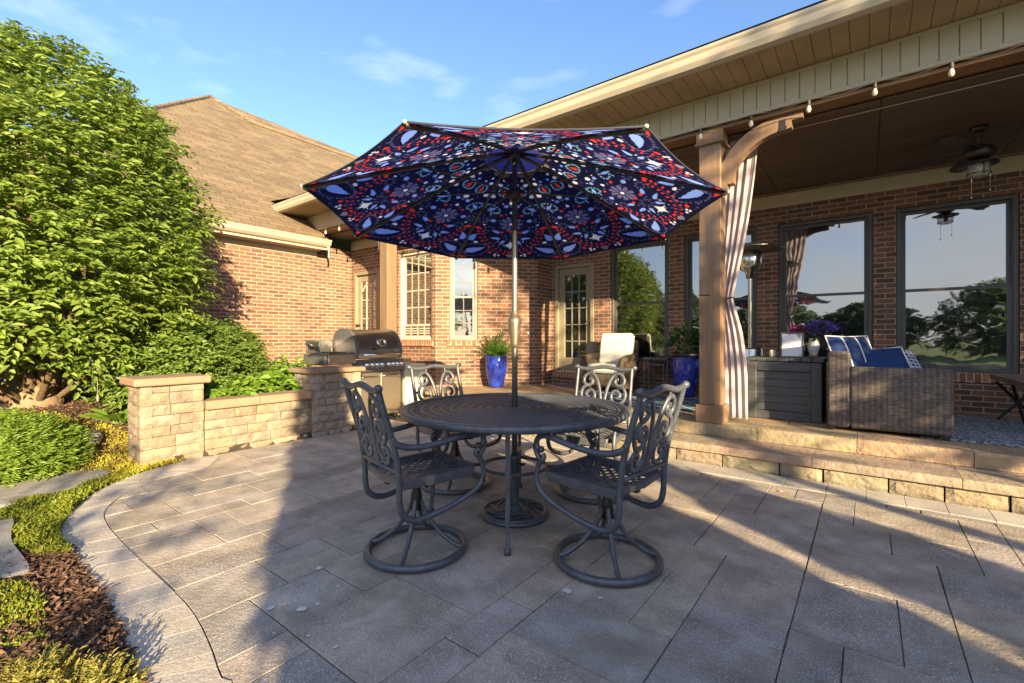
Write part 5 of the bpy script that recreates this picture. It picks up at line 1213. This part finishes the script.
m_lime = leaf_mat('lime_leaf', [(.10, .19, .02), (.15, .27, .03), (.19, .31, .05)], .4)
shrub('leafy_perennial', (-6.25, 2.35, .47), [(0, .25), (.1, .30), (.22, .2)], 'low bright green perennial just behind the low wall by the free-standing pier', m_lime, 160, 7, .10, .06, 21, droop=.9, tl=.16)
shrub('leafy_perennial', (-6.35, 2.95, .47), [(0, .3), (.12, .34), (.27, .2)], 'low bright green perennial behind the low wall next to the grill pier', m_lime, 200, 7, .10, .06, 22, droop=.9, tl=.16)
shrub('leafy_perennial', (-6.7, 3.38, .47), [(0, .25), (.2, .28), (.42, .15)], 'small leafy green bush filling the corner beside the grill pier', m_lime, 150, 7, .08, .05, 23, droop=.6, tl=.16)
# evergreen shrub at the lower left
m_yew = leaf_mat('yew_leaf', [(.11, .19, .02), (.17, .27, .035), (.23, .33, .05)], .35)
shrub('evergreen_shrub', (-6.22, .56, .0), [(0, .38), (.15, .47), (.32, .43), (.45, .28), (.53, .1)], 'soft bright green needled shrub beside the stepping stone path', m_yew, 2600, 11, .042, .012, 31, droop=.25, tl=.11, lump=.2)
# hosta
def hosta(x, y, n, ln, label, seed):
    g_ = np.random.default_rng(seed); t = thing('hosta_plant', (x, y, bedz(x, y)), label, 'plant'); P = []; D = []
    for k in range(n):
        a = k*2.4; el = g_.uniform(.25, .8); d = np.array([math.cos(a)*math.cos(el), math.sin(a)*math.cos(el), math.sin(el)]); P.append(d*.10); D.append(d+np.array([0, 0, .1]))
    P, D = np.array(P), np.array(D); leaf_obj('leaves', leaf_arrays(P, D, np.tile([0, 0, 1.], (n, 1))+.2*g_.normal(size=(n, 3)), ln*(.8+.4*g_.random(n)), ln*.55*(.8+.4*g_.random(n)), .18), m_lime, t)
    g = MB(); [g.tube([(0, 0, -.02), tuple(p)], .006, 5) for p in P]; g.build('stalks', mat('hosta_stalk', (.14, .2, .05), .6), t)
hosta(-6.62, 1.42, 15, .24, 'broad-leaved hosta in front of the tree beside the stone pier', 3)
hosta(-6.95, 1.75, 12, .22, 'broad-leaved hosta in the shade close behind the stone pier', 5)
def rock(x, y, r_, label, seed):
    g = MB(); g.ell((0, 0, 0), r_, r_*.75, r_*.6, 14, 9); g.v = [tuple(Vector(v)*(1+.28*noise.noise(Vector(v)*6+Vector((seed, 0, 0))))) for v in g.v]
    o = g.build('garden_rock', mat('rock_grey', (.33, .30, .26), .9, 0, .25, 12, .7, 40), None, (x, y, bedz(x, y)+r_*.25)); tag(o, label, 'rock')
rock(-6.42, 1.12, .14, 'grey rock lying on the mulch left of the stone pier', 2)
# wind chime
wc = thing('wind_chime', (-6.75, 1.25, 1.16), 'silver tube wind chime hanging under the tree near the stone pier', 'wind chime')
g = MB(); g.lathe([(0, 0), (.06, 0), (.06, -.012), (0, -.012)], 16); g.tube([(0, 0, 0), (0, 0, .35)], .002, 4); g.build('top_disc', m_white, wc)
for k in range(5):
    a = k*1.257; l = .24+.035*k; g = MB(); g.tube([(.045*math.cos(a), .045*math.sin(a), -.04), (.045*math.cos(a), .045*math.sin(a), -.04-l)], .0095, 8); g.tube([(.045*math.cos(a), .045*math.sin(a), -.01), (.045*math.cos(a), .045*math.sin(a), -.04)], .0015, 4); g.build('chime_tube', mat('chime_silver', (.7, .7, .7), .3, .8, .03, 5, 0), wc)
g = MB(); g.tube([(0, 0, -.01), (0, 0, -.5)], .0015, 4); g.box(-.03, .03, -.002, .002, -.57, -.5); g.build('sail', m_white, wc)
# stepping stones
m_flag = mat('flagstone', (.30, .285, .27), .85, 0, .22, 5, .6, 30, speck=.4, dirt=((.2, .17, .13), 4))
def flag(pts, label):
    W_ = [G(*p) for p in pts]; cx = sum(p[0] for p in W_)/len(W_); cy = sum(p[1] for p in W_)/len(W_)
    c = [tuple(p) for p in cr([(x-cx, y-cy, 0) for x, y in W_], 5, True)]; n = len(c)
    g = MB(); g.add([(x, y, -.06) for x, y, z in c] + [(x, y, .012) for x, y, z in c] + [(x*.96, y*.96, .02) for x, y, z in c], [(i, (i+1) % n, n+(i+1) % n, n+i) for i in range(n)] + [(n+i, n+(i+1) % n, 2*n+(i+1) % n, 2*n+i) for i in range(n)] + [[2*n+i for i in range(n)]])
    tag(g.build('stepping_stone', m_flag, None, (cx, cy, .02)), label, 'stepping stone', 'flagstones of the garden path')
flag([(-60, 492), (0, 483), (60, 476), (108, 474), (95, 484), (40, 502), (-10, 512), (-70, 520)], 'large flagstone of the path behind the strip of yellow ground cover')
flag([(-60, 530), (0, 525), (14, 524), (12, 545), (30, 572), (22, 580), (-20, 585), (-70, 580)], 'flagstone at the left edge next to the mulch')
# ground covers and mulch
def in_tri(n, poly, seed):
    g_ = np.random.default_rng(seed); xs = [p[0] for p in poly]; ys = [p[1] for p in poly]; out_ = []
    while len(out_) < n:
        q = (g_.uniform(min(xs), max(xs)), g_.uniform(min(ys), max(ys)))
        if inside(q, poly): out_.append(q)
    return np.array(out_)
def cover(name, poly_px, n, ln, wd, mt, label, cat, seed, h=.05, zoff=0.0, world=False):
    poly = poly_px if world else [G(*p) for p in poly_px]; Q = in_tri(n, poly, seed); g_ = np.random.default_rng(seed)
    hh = np.array([max(0, .5+noise.noise(Vector((x*5, y*5, seed)))) for x, y in Q])*h; keep = np.array([not inside((x, y), PATIO_IN) for x, y in Q])
    P = np.stack([Q[:, 0], Q[:, 1], np.array([max(0, bedz(x, y)) for x, y in Q])+hh*g_.random(n)+zoff], 1); D = g_.normal(size=(n, 3))*.8+np.array([0, 0, .7])
    P, D = P[keep], D[keep]; k = len(P)
    o = leaf_obj(name, leaf_arrays(P, D, g_.normal(size=(k, 3)), ln*(.6+.8*g_.random(k)), wd*(.6+.8*g_.random(k))), mt); tag(o, label, cat, None, 'stuff'); return o
PATIO_IN = [(lerp(a[0], b[0], .04), lerp(a[1], b[1], .04)) for a, b in zip(outc, innc)] + [(7, -2.5), (7, 4.95), (-5.7, 4.95)]
m_sed = leaf_mat('sedum_yellow', [(.38, .34, .03), (.48, .42, .05), (.30, .31, .03), (.55, .47, .09)], .3)
m_sedg = leaf_mat('sedum_green', [(.15, .20, .02), (.22, .24, .025), (.12, .18, .02)], .3)
cover('ground_cover', [(-40, 475), (0, 463), (70, 458), (130, 455), (208, 462), (200, 470), (150, 474), (110, 484), (60, 474), (0, 482), (-60, 490)], 15000, .022, .012, m_sed, 'low yellow-green sedum ground cover in front of the evergreen shrub', 'ground cover', 41, .05)
cover('ground_cover', [(-40, 520), (20, 505), (60, 495), (110, 480), (140, 474), (100, 494), (66, 520), (60, 540), (75, 556), (40, 560), (12, 548), (14, 524), (-40, 528)], 12000, .022, .012, m_sedg, 'yellow-green creeping sedum between the two flagstones', 'ground cover', 42, .06)
cover('ground_cover', [(-60, 585), (22, 582), (40, 600), (45, 640), (20, 650), (-60, 660)], 5000, .022, .010, m_sedg, 'green creeping ground cover at the left edge of the mulch', 'ground cover', 43, .06)
m_mulch = leaf_mat('bark_chip', [(.05, .028, .02), (.10, .055, .036), (.17, .105, .07), (.07, .04, .03)], 0, .85)
def mulch(name, poly_px, n, label, seed, world=False):
    g_ = np.random.default_rng(seed); poly = poly_px if world else [G(*p) for p in poly_px]; Q = in_tri(n, poly, seed); Q = np.array([q for q in Q if not inside(q, PATIO_IN)]); n = len(Q)
    P = np.stack([Q[:, 0], Q[:, 1], np.array([bedz(x, y) for x, y in Q])+.006+.03*g_.random(n)], 1); D = g_.normal(size=(n, 3))*np.array([1, 1, .3])
    tag(leaf_obj(name, leaf_arrays(P, D, np.array([0, 0, 1.])+.5*g_.normal(size=(n, 3)), .038*(.4+g_.random(n)), .014*(.5+g_.random(n)), .12), m_mulch), label, 'mulch', None, 'stuff')
mulch('bark_mulch', [(0, 555), (75, 548), (100, 590), (120, 630), (145, 700), (150, 760), (0, 760), (-60, 640)], 14000, 'shredded dark brown bark mulch along the curved patio border', 51)
mulch('bark_mulch', [(-5.66, .9), (-5.72, 1.6), (-6.9, 2.2), (-7.8, 1.9), (-7.4, .2), (-6.6, .3)], 9000, 'reddish bark mulch under the tree behind the stone pier', 52, True)
# yellow-tipped plant at the bottom left edge
m_gold = leaf_mat('golden_tip', [(.20, .20, .04), (.34, .28, .07), (.14, .19, .03), (.42, .33, .12)], .3)
for (px, py, n, lab, sd) in ((30, 700, 240, 'golden-tipped dwarf conifer at the bottom left corner of the mulch', 61), (88, 706, 170, 'golden-tipped dwarf conifer nearest the curved border stones', 62)):
    x, y = G(px, py); shrub('dwarf_conifer', (x, y, -.02), [(0, .10), (.03, .12), (.06, .09), (.09, .04)], lab, m_gold, n, 12, .022, .008, sd, 'golden dwarf conifers', 'shrub', droop=-.5, tl=.06)
# droppings and flecks on the pavers
g = MB(); rq = random.Random(4)
for (px, py, s) in ((271, 609, .020), (302, 610, .022), (319, 569, .020), (318, 605, .010), (308, 637, .010), (336, 648, .013), (274, 634, .006), (567, 592, .022), (601, 599, .012), (598, 586, .008), (585, 582, .008), (781, 492, .016), (852, 588, .010), (338, 587, .008), (285, 605, .008), (705, 540, .006), (450, 640, .006)):
    x, y = G(px, py); n = 11; g.add([(x, y, .0075)] + [(x+s*rq.uniform(.5, 1.3)*math.cos(2*math.pi*i/n), y+s*rq.uniform(.5, 1.3)*math.sin(2*math.pi*i/n), .0065) for i in range(n)], [(0, 1+i, 1+(i+1) % n) for i in range(n)])
tag(g.build('bird_droppings', mat('chalk_white', (.62, .61, .58), .9, 0, .1, 60, 0)), 'small white droppings spattered on the pavers', 'droppings', None, 'stuff')
# ------------------------------------------------------------------ the garden behind the camera: it throws the shade and shows in the window panes
def atvt(v, t): return (-SUN_D.x*0+SUN_D.y*v+SUN_D.x*t, -SUN_D.x*v+SUN_D.y*t)
m_far = leaf_mat('far_leaf', [(.06, .10, .03), (.09, .14, .04), (.12, .17, .05)], .5)
GRP = 'trees and hedges behind the camera'
def bush(v, t, prof, label, n, per, ln, wd, seed, name='garden_shrub', cat='shrub', mt=None, **kw):
    x, y = atvt(v, t); return shrub(name, (x, y, 0), prof, label, mt or m_far, n, per, ln, wd, seed, GRP, cat, **kw)
LS = 'leafy green garden shrub out of frame behind the camera'
LT = 'leafy green garden tree out of frame behind the camera'
for v, t, h, r_, sd in ((.17, -4.2, 3.9, .35, 70), (.75, -4.2, 3.0, .50, 71), (1.3, -4.0, 2.95, .50, 72), (1.85, -4.3, 2.32, .40, 73), (2.24, -4.2, 1.98, .28, 74)):
    bush(v, t, [(0, r_*.9), (h*.3, r_), (h*.75, r_*.95), (h*.93, r_*.7), (h, r_*.3)], LS, 1900, 7, .11, .07, sd, fill=.65, tl=.08, lump=.08)
bush(3.15, -4.5, [(0, .40), (.5, .44), (1.6, .42), (2.0, .30), (2.2, .1)], LS, 1700, 7, .10, .065, 75, fill=.65, tl=.08, lump=.08)
def tree(v, t, h, r_, label, seed, n, xy=None, z0=1.6, ln=.22, fill=.35):
    x, y = xy or atvt(v, t); o = thing('garden_tree', (x, y, 0), label, 'tree', 0, GRP)
    zs = np.array([z0, z0+.15*(h-z0), z0+.5*(h-z0), z0+.8*(h-z0), h]); rs2 = np.array([r_*.5, r_*.9, r_, r_*.7, r_*.15])
    leaf_obj('crown', crown(n, 7, zs, rs2, ln, ln*.5, seed=seed, fill=fill, lump=.4, tl=.5), m_far, o); bark('trunk', o, [([(0, 0, -.1), (.05, 0, h*.3), (0, .05, h*.7)], .14, .05)], m_bark)
for v, t, h, r_, sd, n in ((6.45, -6.5, 6.2, 1.2, 81, 1500), (8.6, -6, 6.5, 1.5, 82, 1500), (11, -5, 6.5, 1.8, 83, 1500)): tree(v, t, h, r_, LT, sd, n, z0=.4)
tree(4.0, -9, 8.6, .85, LT, 84, 250, z0=3.6, ln=.16)
tree(-1.5, -5.0, 3.0, .5, LT, 85, 60, z0=1.5, ln=.14)
for i, (x, y, h, r_) in enumerate(((-8.4, -3.2, 4.4, 1.35), (-20, -20, 4.2, 3), (-13, -23, 5, 3.4), (-6, -26, 4.2, 3.2), (0, -25, 3.6, 3), (7, -27, 4.8, 3.6), (14, -24, 4, 3.3), (21, -26, 5, 3.6), (-27, -14, 5, 3.2))):
    tree(0, 0, h, r_, LT, 90+i, 1500, (x, y), .5, .3 if i else .16)
